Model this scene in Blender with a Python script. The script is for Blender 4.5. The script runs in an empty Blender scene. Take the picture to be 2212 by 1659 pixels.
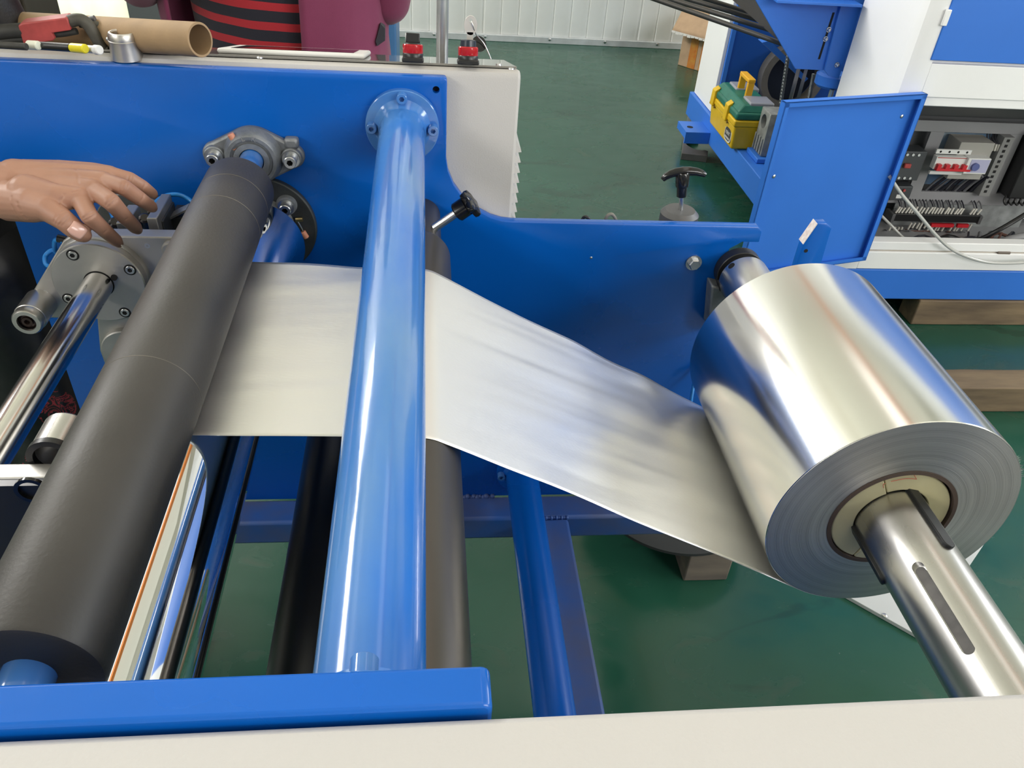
import bpy, bmesh, math, random
from math import sin, cos, pi, radians as rad, atan2, sqrt
from mathutils import Vector as V, Matrix, noise

random.seed(7)
S = bpy.context.scene
COL = S.collection
# ------------------------------------------------------------------ camera
CAMR = Matrix(((0.99417, 0.0014, -0.10783), (-0.0863, 0.60971, -0.78791), (0.06464, 0.79262, 0.60627)))
q = CAMR.to_quaternion(); q.normalize(); CAMR = q.to_matrix()
CAMC = V((0, 0, 1.55)); FPX = 1735.0
cam = bpy.data.cameras.new('camera'); camo = bpy.data.objects.new('camera', cam); COL.objects.link(camo)
camo.matrix_world = Matrix.Translation(CAMC) @ CAMR.to_4x4()
cam.lens = FPX / 2212 * 36; cam.sensor_width = 36; cam.clip_start = 0.01; cam.clip_end = 100
S.camera = camo

def ray(px, py): return CAMR @ V((px - 1106.0, -(py - 829.5), -FPX)) / FPX
def atY(px, py, y): d = ray(px, py); return CAMC + d * ((y - CAMC.y) / d.y)
def atZ(px, py, z): d = ray(px, py); return CAMC + d * ((z - CAMC.z) / d.z)
def atX(px, py, x): d = ray(px, py); return CAMC + d * ((x - CAMC.x) / d.x)

# ------------------------------------------------------------------ light
S.view_settings.view_transform = 'Standard'; S.view_settings.look = 'None'
S.view_settings.gamma = 1; S.view_settings.use_curve_mapping = False
S.view_settings.exposure = 0.0
W = bpy.data.worlds.new('world'); S.world = W; W.use_nodes = True
W.node_tree.nodes['Background'].inputs[0].default_value = (0.85, 0.93, 1.0, 1)
W.node_tree.nodes['Background'].inputs[1].default_value = 0.6
S.cycles.max_bounces = 8; S.cycles.diffuse_bounces = 4; S.cycles.glossy_bounces = 5
S.cycles.caustics_reflective = False; S.cycles.sample_clamp_indirect = 6

def area(name, loc, aim, sx, sy, power, col):
    l = bpy.data.lights.new(name, 'AREA'); l.shape = 'RECTANGLE'; l.size = sx; l.size_y = sy; l.energy = power; l.color = col
    o = bpy.data.objects.new(name, l); COL.objects.link(o); o.location = loc
    o.rotation_euler = (V(aim) - V(loc)).to_track_quat('-Z', 'Y').to_euler(); return o
ROOM = dict(x0=-4.8, x1=7.5, y0=-5.0, y1=6.0, z1=5.4)
# daylight through the left and back window bands, then fills added from unseen sides
area('window_light_left', (-4.66, -1.9, 3.6), (0, -1.6, 2.2), 5.6, 1.3, 225, (1.0, 0.97, 0.92))
area('window_light_left_rear', (-4.66, 3.6, 3.9), (0, 3.0, 2.6), 4.6, 0.9, 400, (1.0, 0.98, 0.95))
area('window_light_back', (-3.6, 5.90, 4.0), (-2.6, 0, 2.2), 2.0, 0.8, 60, (1.0, 0.98, 0.95))
area('window_light_front', (4.6, -4.86, 3.0), (4.2, 0, 2.2), 4.5, 3.2, 420, (1.0, 0.98, 0.95))  # fill added behind the view, for the second machine and back wall
area('window_light_right', (7.36, 1.0, 3.9), (0, 1.0, 3.9), 7.0, 1.2, 330, (0.93, 0.97, 1.0))  # fill added on the right, no source known there
area('skylight', (1.4, 0.5, 5.3), (1.4, 0.5, 0), 0.7, 9.0, 30, (1.0, 0.99, 0.93))  # soft overhead fill, added for ambient light

ROOF_GLOW = 0.44
# ------------------------------------------------------------------ materials
MATS = {}
def mat(name, col, rough=0.5, metal=0.0, var=0.0, vscale=8.0, bump=0.0, bscale=200.0, coat=0.0, spec=0.5, rvar=0.0, stretch=None, col2=None, trans=0.0, alpha=1.0, sss=0.0, ior=None):
    if name in MATS: return MATS[name]
    m = bpy.data.materials.new(name); m.use_nodes = True; nt = m.node_tree; b = nt.nodes['Principled BSDF']
    b.inputs['Base Color'].default_value = (*col, 1); b.inputs['Roughness'].default_value = rough; b.inputs['Metallic'].default_value = metal
    b.inputs['Specular IOR Level'].default_value = spec
    if ior: b.inputs['IOR'].default_value = ior
    if coat: b.inputs['Coat Weight'].default_value = coat; b.inputs['Coat Roughness'].default_value = 0.06
    if trans: b.inputs['Transmission Weight'].default_value = trans
    if alpha < 1: b.inputs['Alpha'].default_value = alpha
    if sss: b.inputs['Subsurface Weight'].default_value = sss; b.inputs['Subsurface Radius'].default_value = (0.012, 0.005, 0.003); b.inputs['Subsurface Scale'].default_value = 0.4
    if var or rvar or bump:
        tc = nt.nodes.new('ShaderNodeTexCoord'); mp = nt.nodes.new('ShaderNodeMapping'); nt.links.new(tc.outputs['Object'], mp.inputs[0])
        if stretch: mp.inputs['Scale'].default_value = stretch
    if var or rvar:
        n = nt.nodes.new('ShaderNodeTexNoise'); n.inputs['Scale'].default_value = vscale; n.inputs['Detail'].default_value = 5
        nt.links.new(mp.outputs[0], n.inputs['Vector'])
    if var:
        r = nt.nodes.new('ShaderNodeMapRange'); r.inputs[1].default_value = 0.3; r.inputs[2].default_value = 0.7
        nt.links.new(n.outputs['Fac'], r.inputs[0])
        mx = nt.nodes.new('ShaderNodeMix'); mx.data_type = 'RGBA'
        c2 = col2 if col2 else tuple(c * (1 - var) for c in col)
        mx.inputs[6].default_value = (*c2, 1); mx.inputs[7].default_value = (*(col if col2 else [min(1, c * (1 + var * 0.5)) for c in col]), 1)
        nt.links.new(r.outputs[0], mx.inputs[0]); nt.links.new(mx.outputs[2], b.inputs['Base Color'])
    if rvar:
        r2 = nt.nodes.new('ShaderNodeMapRange'); r2.inputs[1].default_value = 0.3; r2.inputs[2].default_value = 0.7
        r2.inputs[3].default_value = max(0.02, rough - rvar); r2.inputs[4].default_value = rough + rvar
        nt.links.new(n.outputs['Fac'], r2.inputs[0]); nt.links.new(r2.outputs[0], b.inputs['Roughness'])
    if bump:
        n2 = nt.nodes.new('ShaderNodeTexNoise'); n2.inputs['Scale'].default_value = bscale; n2.inputs['Detail'].default_value = 3
        nt.links.new(mp.outputs[0], n2.inputs['Vector'])
        bp = nt.nodes.new('ShaderNodeBump'); bp.inputs['Strength'].default_value = bump; bp.inputs['Distance'].default_value = 0.002
        nt.links.new(n2.outputs['Fac'], bp.inputs['Height']); nt.links.new(bp.outputs[0], b.inputs['Normal'])
    MATS[name] = m; return m

BLUE = mat('blue_paint', (0.001, 0.108, 0.50), 0.26, var=0.06, vscale=5, bump=0.05, bscale=90, rvar=0.06)
TUBEBLUE = mat('glossy_blue_paint', (0.004, 0.14, 0.58), 0.16, var=0.5, vscale=11, col2=(0.10, 0.24, 0.48), stretch=(1, 0.35, 1), bump=0.10, bscale=60, rvar=0.08, coat=0.4)
MBLUE = mat('machine_blue_paint', (0.034, 0.175, 0.66), 0.42, var=0.06, vscale=4, bump=0.06, bscale=150)
CREAM = mat('cream_powder_coat', (0.505, 0.49, 0.475), 0.5, var=0.04, vscale=3, bump=0.12, bscale=500)
WHITE = mat('white_powder_coat', (0.88, 0.88, 0.88), 0.42, var=0.03, vscale=3, bump=0.08, bscale=400)
RUBBER = mat('grey_black_rubber', (0.045, 0.041, 0.036), 0.52, var=0.35, vscale=7, bump=0.12, bscale=300, rvar=0.07)
# pale scuff marks on the rubber
nt = RUBBER.node_tree; b = nt.nodes['Principled BSDF']; lk = b.inputs['Base Color'].links[0].from_socket
tcs = nt.nodes.new('ShaderNodeTexCoord'); ns = nt.nodes.new('ShaderNodeTexNoise'); ns.inputs['Scale'].default_value = 11; ns.inputs['Detail'].default_value = 9; ns.inputs['Roughness'].default_value = 0.72; ns.inputs['Distortion'].default_value = 1.2
nt.links.new(tcs.outputs['Object'], ns.inputs['Vector'])
rs_ = nt.nodes.new('ShaderNodeMapRange'); rs_.inputs[1].default_value = 0.66; rs_.inputs[2].default_value = 0.78; rs_.inputs[4].default_value = 0.75; nt.links.new(ns.outputs['Fac'], rs_.inputs[0])
mxs = nt.nodes.new('ShaderNodeMix'); mxs.data_type = 'RGBA'; mxs.inputs[7].default_value = (0.21, 0.18, 0.14, 1)
nt.links.new(rs_.outputs[0], mxs.inputs[0]); nt.links.new(lk, mxs.inputs[6]); nt.links.new(mxs.outputs[2], b.inputs['Base Color'])
DARKROLL = mat('dark_anodised_metal', (0.115, 0.105, 0.095), 0.36, metal=0.85, var=0.25, vscale=10, stretch=(1, 0.3, 1), rvar=0.06)
BLACKROLL = mat('black_roller_coat', (0.018, 0.018, 0.02), 0.3, metal=0.2, var=0.3, vscale=9)
CHROME = mat('mirror_chrome', (0.82, 0.83, 0.84), 0.02, metal=1, rvar=0.01, vscale=3)
STEEL = mat('turned_steel', (0.60, 0.59, 0.57), 0.30, metal=1, var=0.15, vscale=14, stretch=(1, 0.15, 1), rvar=0.07)
ZINC = mat('zinc_plated_steel', (0.62, 0.63, 0.63), 0.3, metal=1, var=0.2, vscale=40)
ALU = mat('machined_aluminium', (0.50, 0.485, 0.46), 0.46, metal=0.85, var=0.16, vscale=14, bump=0.06, bscale=250, rvar=0.08)
ALUDARK = mat('dull_grey_cast_metal', (0.16, 0.16, 0.165), 0.5, metal=0.7, var=0.2, vscale=20)
CAST = mat('grey_cast_iron', (0.25, 0.265, 0.28), 0.5, metal=0.5, var=0.3, vscale=40, bump=0.3, bscale=260)
BLACK = mat('black_plastic', (0.012, 0.012, 0.013), 0.35)
BLACKGL = mat('black_gloss_plastic', (0.01, 0.01, 0.011), 0.15)
HOLE = mat('dark_hole', (0.004, 0.004, 0.005), 0.8)
FOILROLL = mat('wound_aluminium_foil', (0.80, 0.80, 0.77), 0.18, metal=1, rvar=0.06, vscale=6, stretch=(1, 0.2, 1), bump=0.02, bscale=30)
FOIL = mat('matt_aluminium_foil', (0.92, 0.91, 0.89), 0.40, metal=1, rvar=0.05, vscale=10, stretch=(0.3, 1, 1), bump=0.05, bscale=400)
ORANGE = mat('orange_crane_paint', (0.75, 0.22, 0.03), 0.5)
KRAFT = mat('kraft_paperboard', (0.36, 0.24, 0.13), 0.75, var=0.12, vscale=30, bump=0.1, bscale=300)
CARD = mat('brown_cardboard', (0.50, 0.34, 0.21), 0.8, var=0.1, vscale=20, bump=0.1, bscale=200)
RED = mat('red_plastic', (0.40, 0.06, 0.055), 0.5, var=0.25, vscale=50)
REDLENS = mat('red_translucent_lens', (0.62, 0.02, 0.03), 0.12, trans=0.35)
YEL = mat('yellow_plastic', (0.72, 0.46, 0.015), 0.42, var=0.08, vscale=30)
YELH = mat('amber_yellow_plastic', (0.80, 0.42, 0.02), 0.4)
GREEN = mat('dark_green_plastic', (0.02, 0.16, 0.115), 0.42, var=0.15, vscale=30)
WHITEP = mat('white_plastic', (0.72, 0.72, 0.70), 0.4)
GREYP = mat('grey_painted_steel', (0.26, 0.26, 0.27), 0.5, var=0.06, vscale=5)
GREYD = mat('dark_grey_plastic', (0.05, 0.055, 0.06), 0.45)
GALV = mat('galvanised_plate', (0.42, 0.44, 0.44), 0.4, metal=0.6, var=0.3, vscale=25)
GALVP = mat('galvanised_pipe', (0.50, 0.52, 0.53), 0.36, metal=0.8, var=0.12, vscale=40)
HOSEB = mat('blue_air_hose', (0.03, 0.30, 0.85), 0.25, coat=0.3)
HOSEC = mat('clear_hose', (0.70, 0.70, 0.68), 0.2)
PLUG = mat('yellowed_plug_board', (0.70, 0.64, 0.38), 0.65, var=0.1, vscale=18)
COREB = mat('brown_core_card', (0.10, 0.07, 0.055), 0.8)
TIMBER = None

# ------------------------------------------------------------------ mesh helpers
class MB:
    def __init__(s): s.bm = bmesh.new()
    def box(s, x0, x1, y0, y1, z0, z1, M=None):
        vs = [s.bm.verts.new(V(p) if M is None else M @ V(p)) for p in
              ((x0, y0, z0), (x1, y0, z0), (x1, y1, z0), (x0, y1, z0), (x0, y0, z1), (x1, y0, z1), (x1, y1, z1), (x0, y1, z1))]
        for f in ((3, 2, 1, 0), (4, 5, 6, 7), (0, 1, 5, 4), (1, 2, 6, 5), (2, 3, 7, 6), (3, 0, 4, 7)): s.bm.faces.new([vs[i] for i in f])
        return s
    def lathe(s, prof, o=(0, 0, 0), ax=(0, 1, 0), seg=40, closed=False):
        a = V(ax).normalized(); u = a.cross(V((0, 0, 1)) if abs(a.z) < 0.9 else V((1, 0, 0))).normalized(); w = a.cross(u)
        o = V(o); rings = []
        for r, t in prof:
            if r < 1e-7: rings.append([s.bm.verts.new(o + a * t)])
            else: rings.append([s.bm.verts.new(o + a * t + (u * cos(2 * pi * k / seg) + w * sin(2 * pi * k / seg)) * r) for k in range(seg)])
        prs = list(zip(rings, rings[1:])) + ([(rings[-1], rings[0])] if closed else [])
        for A, B in prs:
            if len(A) == 1 and len(B) == 1: continue
            for k in range(seg):
                k2 = (k + 1) % seg
                if len(A) == 1: s.bm.faces.new((A[0], B[k2], B[k]))
                elif len(B) == 1: s.bm.faces.new((A[k], A[k2], B[0]))
                else: s.bm.faces.new((A[k], A[k2], B[k2], B[k]))
        return s
    def cyl(s, p0, p1, r, r2=None, seg=32, bev=0.0):
        p0, p1 = V(p0), V(p1); L = (p1 - p0).length; r2 = r if r2 is None else r2
        if bev: pr = [(0, 0), (r - bev, 0), (r, bev), (r2, L - bev), (r2 - bev, L), (0, L)]
        else: pr = [(0, 0), (r, 0), (r2, L), (0, L)]
        return s.lathe(pr, p0, p1 - p0, seg)
    def ring(s, p0, p1, ro, ri, seg=40, bev=0.0):
        p0, p1 = V(p0), V(p1); L = (p1 - p0).length
        if bev: pr = [(ri, 0), (ro - bev, 0), (ro, bev), (ro, L - bev), (ro - bev, L), (ri, L)]
        else: pr = [(ri, 0), (ro, 0), (ro, L), (ri, L)]
        return s.lathe(pr, p0, p1 - p0, seg, closed=True)
    def tube(s, pts, r, seg=10, sub=6):
        P = catmull(pts, sub) if sub > 1 else [V(p) for p in pts]
        rings = []; prevu = None
        for i, p in enumerate(P):
            t = (P[min(i + 1, len(P) - 1)] - P[max(i - 1, 0)]).normalized()
            if prevu is None: u = t.cross(V((0, 0, 1)) if abs(t.z) < 0.9 else V((1, 0, 0))).normalized()
            else: u = (prevu - t * prevu.dot(t)).normalized()
            prevu = u; w = t.cross(u)
            rr = r[min(i, len(r) - 1)] if isinstance(r, (list, tuple)) else r
            rings.append([s.bm.verts.new(p + (u * cos(2 * pi * k / seg) + w * sin(2 * pi * k / seg)) * rr) for k in range(seg)])
        for A, B in zip(rings, rings[1:]):
            for k in range(seg): s.bm.faces.new((A[k], A[(k + 1) % seg], B[(k + 1) % seg], B[k]))
        s.bm.faces.new(rings[0][::-1]); s.bm.faces.new(rings[-1]); return s
    def prism(s, poly, d0, d1, plane='XZ'):
        def P(a, b, d):
            return V((a, d, b)) if plane == 'XZ' else V((d, a, b)) if plane == 'YZ' else V((a, b, d))
        A = [s.bm.verts.new(P(a, b, d0)) for a, b in poly]; B = [s.bm.verts.new(P(a, b, d1)) for a, b in poly]
        s.bm.faces.new(A); s.bm.faces.new(B[::-1]); n = len(poly)
        for i in range(n): s.bm.faces.new((A[i], B[i], B[(i + 1) % n], A[(i + 1) % n]))
        return s
    def hull(s, pts8):
        return s.poly8(pts8)
    def poly8(s, c):
        vs = [s.bm.verts.new(V(p)) for p in c]
        for f in ((3, 2, 1, 0), (4, 5, 6, 7), (0, 1, 5, 4), (1, 2, 6, 5), (2, 3, 7, 6), (3, 0, 4, 7)): s.bm.faces.new([vs[i] for i in f])
        return s
    def ball(s, c, r, sc=(1, 1, 1), u=16, v=10):
        M = Matrix.Translation(V(c)) @ Matrix.Diagonal((*[r * k for k in sc], 1))
        bmesh.ops.create_uvsphere(s.bm, u_segments=u, v_segments=v, radius=1, matrix=M); return s
    def capsule(s, p0, p1, r0, r1, seg=16):
        p0, p1 = V(p0), V(p1); a = p1 - p0; L = a.length; pr = []
        for k in range(6): th = -pi / 2 + pi / 2 * k / 5; pr.append((r0 * cos(th) if k else 0, r0 * sin(th)))
        for k in range(1, 7): th = pi / 2 * (k - 1) / 5; pr.append((r1 * cos(th) if k < 6 else 0, L + r1 * sin(th)))
        return s.lathe(pr, p0, a, seg)
    def sheet(s, grid):
        R = [[s.bm.verts.new(V(p)) for p in row] for row in grid]
        for a, b in zip(R, R[1:]):
            for i in range(len(a) - 1): s.bm.faces.new((a[i], a[i + 1], b[i + 1], b[i]))
        return s

def catmull(pts, sub):
    P = [V(p) for p in pts]; out = []
    for i in range(len(P) - 1):
        a, b, c, d = P[max(i - 1, 0)], P[i], P[i + 1], P[min(i + 2, len(P) - 1)]
        for k in range(sub):
            t = k / sub
            out.append(0.5 * ((2 * b) + (c - a) * t + (2 * a - 5 * b + 4 * c - d) * t * t + (3 * b - a - 3 * c + d) * t ** 3))
    out.append(P[-1]); return out

def origin_of(o):
    while o.parent: o = o.parent
    return V(o.location)
def finish(me, m, smooth=35):
    me.materials.append(m)
    for p in me.polygons: p.use_smooth = True
    me.set_sharp_from_angle(angle=rad(smooth))
def build(name, mb, m, parent=None, bev=0.0, smooth=35, bseg=2, solid=0.0, local=False):
    bm = mb.bm; bmesh.ops.recalc_face_normals(bm, faces=bm.faces)
    me = bpy.data.meshes.new(name)
    if parent is not None and not local: bmesh.ops.translate(bm, verts=bm.verts, vec=-origin_of(parent))
    bm.to_mesh(me); bm.free(); finish(me, m, smooth)
    o = bpy.data.objects.new(name, me); COL.objects.link(o)
    if parent is not None: o.parent = parent
    if solid: md = o.modifiers.new('solid', 'SOLIDIFY'); md.thickness = solid; md.offset = 0
    if bev: md = o.modifiers.new('bevel', 'BEVEL'); md.width = bev; md.segments = bseg; md.limit_method = 'ANGLE'; md.angle_limit = rad(40); md.harden_normals = False
    return o
def bake(o):
    """apply the modifiers of an object by taking its evaluated mesh"""
    dg = bpy.context.evaluated_depsgraph_get(); dg.update()
    me = bpy.data.meshes.new_from_object(o.evaluated_get(dg)); old = o.data; nm = old.name
    o.modifiers.clear(); o.data = me; bpy.data.meshes.remove(old); me.name = nm; return o
def cut(o, mb):
    """subtract a builder's solid from an object"""
    bm = mb.bm; bmesh.ops.recalc_face_normals(bm, faces=bm.faces); bmesh.ops.translate(bm, verts=bm.verts, vec=-(origin_of(o)))
    me = bpy.data.meshes.new('cutter'); bm.to_mesh(me); bm.free()
    c = bpy.data.objects.new('cutter', me); COL.objects.link(c)
    c.location = origin_of(o)
    keep = [(m.type, m) for m in o.modifiers]
    md = o.modifiers.new('cut', 'BOOLEAN'); md.operation = 'DIFFERENCE'; md.object = c; md.solver = 'EXACT'
    bpy.context.view_layer.update(); bake(o); bpy.data.objects.remove(c); bpy.data.meshes.remove(me)
    for p in o.data.polygons: p.use_smooth = True
    o.data.set_sharp_from_angle(angle=rad(35)); return o
def thing(name, label, cat, loc=(0, 0, 0), group=None):
    o = bpy.data.objects.new(name, None); COL.objects.link(o); o.location = loc; o.empty_display_size = 0.05
    o['label'] = label; o['category'] = cat
    if group: o['group'] = group
    return o
def tag(o, label, cat, group=None):
    o['label'] = label; o['category'] = cat
    if group: o['group'] = group
    return o
def struct(o): o['kind'] = 'structure'; return o
def place(name, me, loc, ax, parent, sc=1.0, roll=0.0):
    """another object that shares a mesh whose axis is +Z, put at a world point and turned to an axis"""
    o = bpy.data.objects.new(name, me); COL.objects.link(o); o.parent = parent
    o.location = V(loc) - origin_of(parent)
    o.rotation_mode = 'QUATERNION'; o.rotation_quaternion = V(ax).to_track_quat('Z', 'X') @ Matrix.Rotation(roll, 3, 'Z').to_quaternion()
    o.scale = (sc, sc, sc); return o
def mesh_of(name, mb, m, smooth=35):
    bm = mb.bm; bmesh.ops.recalc_face_normals(bm, faces=bm.faces); me = bpy.data.meshes.new(name); bm.to_mesh(me); bm.free(); finish(me, m, smooth); return me

def socket_screw(r, h, hexr, depth, seg=24):
    mb = MB(); bm = mb.bm; b = r * 0.1
    def circ(rr, z, n=seg): return [bm.verts.new((rr * cos(2 * pi * k / n), rr * sin(2 * pi * k / n), z)) for k in range(n)]
    def hexp(z):
        out = []
        for k in range(seg):
            a = 2 * pi * k / seg; aa = (a + pi / 6) % (pi / 3) - pi / 6; rr = hexr * cos(pi / 6) / cos(aa)
            out.append(bm.verts.new((rr * cos(a), rr * sin(a), z)))
        return out
    rs = [circ(r, 0), circ(r, h - b), circ(r - b, h), hexp(h), hexp(h - depth)]
    for A, B in zip(rs, rs[1:]):
        for k in range(seg): bm.faces.new((A[k], A[(k + 1) % seg], B[(k + 1) % seg], B[k]))
    bm.faces.new(rs[0][::-1]); bm.faces.new(rs[-1]); return mb
def hex_head(r, h, washer=0.0):
    mb = MB()
    if washer: mb.cyl((0, 0, 0), (0, 0, 0.002), washer, seg=28)
    mb.lathe([(0, 0.002), (r, 0.002), (r, h * 0.85), (r * 0.86, h), (0, h)], (0, 0, 0), (0, 0, 1), 6); return mb
def dark_socket(me, seg=24):  # colours socket walls and floor dark for the shade inside
    me.materials.append(HOLE)
    for i, p in enumerate(me.polygons):
        if 3 * seg <= i < 4 * seg or i == 4 * seg + 1: p.material_index = 1
    return me
SCREW_BLUE = mesh_of('painted_bolt', socket_screw(0.0072, 0.011, 0.0036, 0.006), TUBEBLUE)
SCREW_ZINC = mesh_of('zinc_bolt', socket_screw(0.0078, 0.012, 0.0040, 0.007), ZINC)
SCREW_FLUSH = mesh_of('flush_screw', socket_screw(0.0056, 0.007, 0.0032, 0.0062), ZINC)
dark_socket(SCREW_FLUSH); dark_socket(SCREW_ZINC)
HEXBOLT = mesh_of('hex_bolt', hex_head(0.0095, 0.010, 0.013), ZINC)
PANHEAD = mesh_of('pan_screw', MB().lathe([(0, 0), (0.004, 0), (0.0038, 0.0013), (0.0022, 0.0024), (0, 0.0026)], (0, 0, 0), (0, 0, 1), 16), ZINC)
def text(name, body, size, m, parent, M, ext=0.0005):
    c = bpy.data.curves.new(name, 'FONT'); c.body = body; c.size = size; c.extrude = ext; c.align_x = 'CENTER'; c.align_y = 'CENTER'
    t = bpy.data.objects.new(name + '_tmp', c); COL.objects.link(t); dg = bpy.context.evaluated_depsgraph_get(); dg.update()
    me = bpy.data.meshes.new_from_object(t.evaluated_get(dg)); bpy.data.objects.remove(t); bpy.data.curves.remove(c)
    me.transform(Matrix.Translation(-origin_of(parent)) @ M); me.name = name; me.materials.clear(); me.materials.append(m)
    o = bpy.data.objects.new(name, me); COL.objects.link(o); o.parent = parent; return o
def frame(o, x, y):
    """4x4 with given origin, x axis and y axis"""
    x = V(x).normalized(); z = x.cross(V(y)).normalized(); y = z.cross(x)
    M = Matrix((x, y, z)).transposed().to_4x4(); M.translation = V(o); return M

# ================================================================== room
def floor_material():
    m = bpy.data.materials.new('green_epoxy_floor'); m.use_nodes = True; nt = m.node_tree; b = nt.nodes['Principled BSDF']; L = nt.links.new
    tc = nt.nodes.new('ShaderNodeTexCoord')
    def noise_n(sc, det, dist=0.0, stretch=None):
        n = nt.nodes.new('ShaderNodeTexNoise'); n.inputs['Scale'].default_value = sc; n.inputs['Detail'].default_value = det; n.inputs['Distortion'].default_value = dist
        if stretch:
            mp = nt.nodes.new('ShaderNodeMapping'); mp.inputs['Scale'].default_value = stretch; L(tc.outputs['Object'], mp.inputs[0]); L(mp.outputs[0], n.inputs['Vector'])
        else: L(tc.outputs['Object'], n.inputs['Vector'])
        return n
    def rng(src, a, bb, c=0.0, d=1.0):
        r = nt.nodes.new('ShaderNodeMapRange'); r.inputs[1].default_value = a; r.inputs[2].default_value = bb; r.inputs[3].default_value = c; r.inputs[4].default_value = d; L(src, r.inputs[0]); return r.outputs[0]
    def mix(f, a, bb):
        x = nt.nodes.new('ShaderNodeMix'); x.data_type = 'RGBA'; L(f, x.inputs[0])
        for i, c in ((6, a), (7, bb)):
            if isinstance(c, tuple): x.inputs[i].default_value = (*c, 1)
            else: L(c, x.inputs[i])
        return x.outputs[2]
    n1 = noise_n(1.6, 6, 0.4); n2 = noise_n(5, 5, 1.2, (1, 1.6, 1)); n3 = noise_n(2.2, 3, 2.5, (0.6, 1.4, 1)); n4 = noise_n(60, 2)
    c = mix(rng(n1.outputs['Fac'], 0.35, 0.7), (0.012, 0.068, 0.042), (0.022, 0.092, 0.060))
    c = mix(rng(n2.outputs['Fac'], 0.60, 0.74, 0, 0.4), c, (0.075, 0.085, 0.058))
    c = mix(rng(n3.outputs['Fac'], 0.62, 0.68, 0, 0.4), c, (0.010, 0.034, 0.022))
    c = mix(rng(n4.outputs['Fac'], 0.76, 0.80, 0, 0.5), c, (0.16, 0.19, 0.15))
    L(c, b.inputs['Base Color']); L(rng(n2.outputs['Fac'], 0.3, 0.7, 0.16, 0.32), b.inputs['Roughness'])
    bp = nt.nodes.new('ShaderNodeBump'); bp.inputs['Strength'].default_value = 0.12; bp.inputs['Distance'].default_value = 0.01
    L(n1.outputs['Fac'], bp.inputs['Height']); L(bp.outputs[0], b.inputs['Normal']); b.inputs['Specular IOR Level'].default_value = 0.5
    return m
R = ROOM
struct(build('floor', MB().box(R['x0'] - 0.2, R['x1'] + 0.2, R['y0'] - 0.2, R['y1'] + 0.2, -0.15, 0.0), floor_material()))
WALLM = mat('white_sandwich_panel', (0.82, 0.84, 0.84), 0.45, var=0.10, vscale=2.0, col2=(0.74, 0.74, 0.71), bump=0.04, bscale=200)
CEILM = mat('cream_ceiling', (0.50, 0.48, 0.38), 0.8)
WALLS = mat('grey_hall_wall', (0.48, 0.48, 0.46), 0.7)
struct(build('ceiling', MB().box(R['x0'] - 0.2, R['x1'] + 0.2, R['y0'] - 0.2, R['y1'] + 0.2, R['z1'], R['z1'] + 0.1), CEILM))
WL = struct(build('wall_left', MB().box(R['x0'] - 0.2, R['x0'], R['y0'], R['y1'], 0, R['z1']), WALLS))
WR = struct(build('wall_right', MB().box(R['x1'], R['x1'] + 0.2, R['y0'], R['y1'], 0, R['z1']), WALLS))
WF = struct(build('wall_front', MB().box(R['x0'], R['x1'], R['y0'] - 0.2, R['y0'], 0, R['z1']), WALLS))
# back wall: sandwich panels with shallow ribs, each panel a piece; opening with a film curtain on the left
XO0, XO1 = atY(58, 22, 6.0).x, atY(274, 22, 6.0).x
WB = struct(build('wall_back', MB().box(R['x0'], XO0 - 0.02, 6.06, 6.2, 0, R['z1']).box(XO1 + 0.02, R['x1'], 6.06, 6.2, 0, R['z1']).box(XO0 - 0.02, XO1 + 0.02, 6.06, 6.2, 2.6, R['z1']), WALLM))
def panel(x0, w, z0, z1, n):
    mb = MB(); pts = []
    for k in range(n):
        a = x0 + 0.004 + (w - 0.008) * k / n; s = (w - 0.008) / n
        pts += [(a, 6.060), (a + s * 0.06, 6.052), (a + s * 0.70, 6.050), (a + s * 0.80, 6.054), (a + s * 0.94, 6.054)]
    pts += [(x0 + w - 0.004, 6.060)]
    return mb.prism([(x, y) for x, y in pts] , z0, z1, 'XY')
pw = (atY(1380, 60, 6.05).x - atY(1043, 60, 6.05).x); xs = atY(1043, 60, 6.05).x
k0 = int(math.floor((XO1 - xs) / pw))
for k in range(k0, 7):
    a = max(xs + k * pw, XO1 + 0.03); b2 = min(xs + (k + 1) * pw, R['x1'])
    if b2 - a > 0.1: build('panel', panel(a, b2 - a, 0.046, R['z1'], max(2, round((b2 - a) / 0.125))), WALLM, WB)
build('panel', panel(R['x0'], XO0 - R['x0'] - 0.03, 0.046, R['z1'], 10), WALLM, WB)
bb = struct(build('baseboard_back', MB().box(XO1 + 0.02, R['x1'], 6.035, 6.06, 0, 0.045), mat('sheet_metal_flashing', (0.62, 0.65, 0.67), 0.4, metal=0.2, var=0.15, vscale=12), None, bev=0.003))
for k in range(16):
    place('screw', PANHEAD, (xs - 1.2 + k * 0.42 + random.uniform(-.05, .05), 6.035, 0.030), (0, -1, 0), bb, 2.6)
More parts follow.
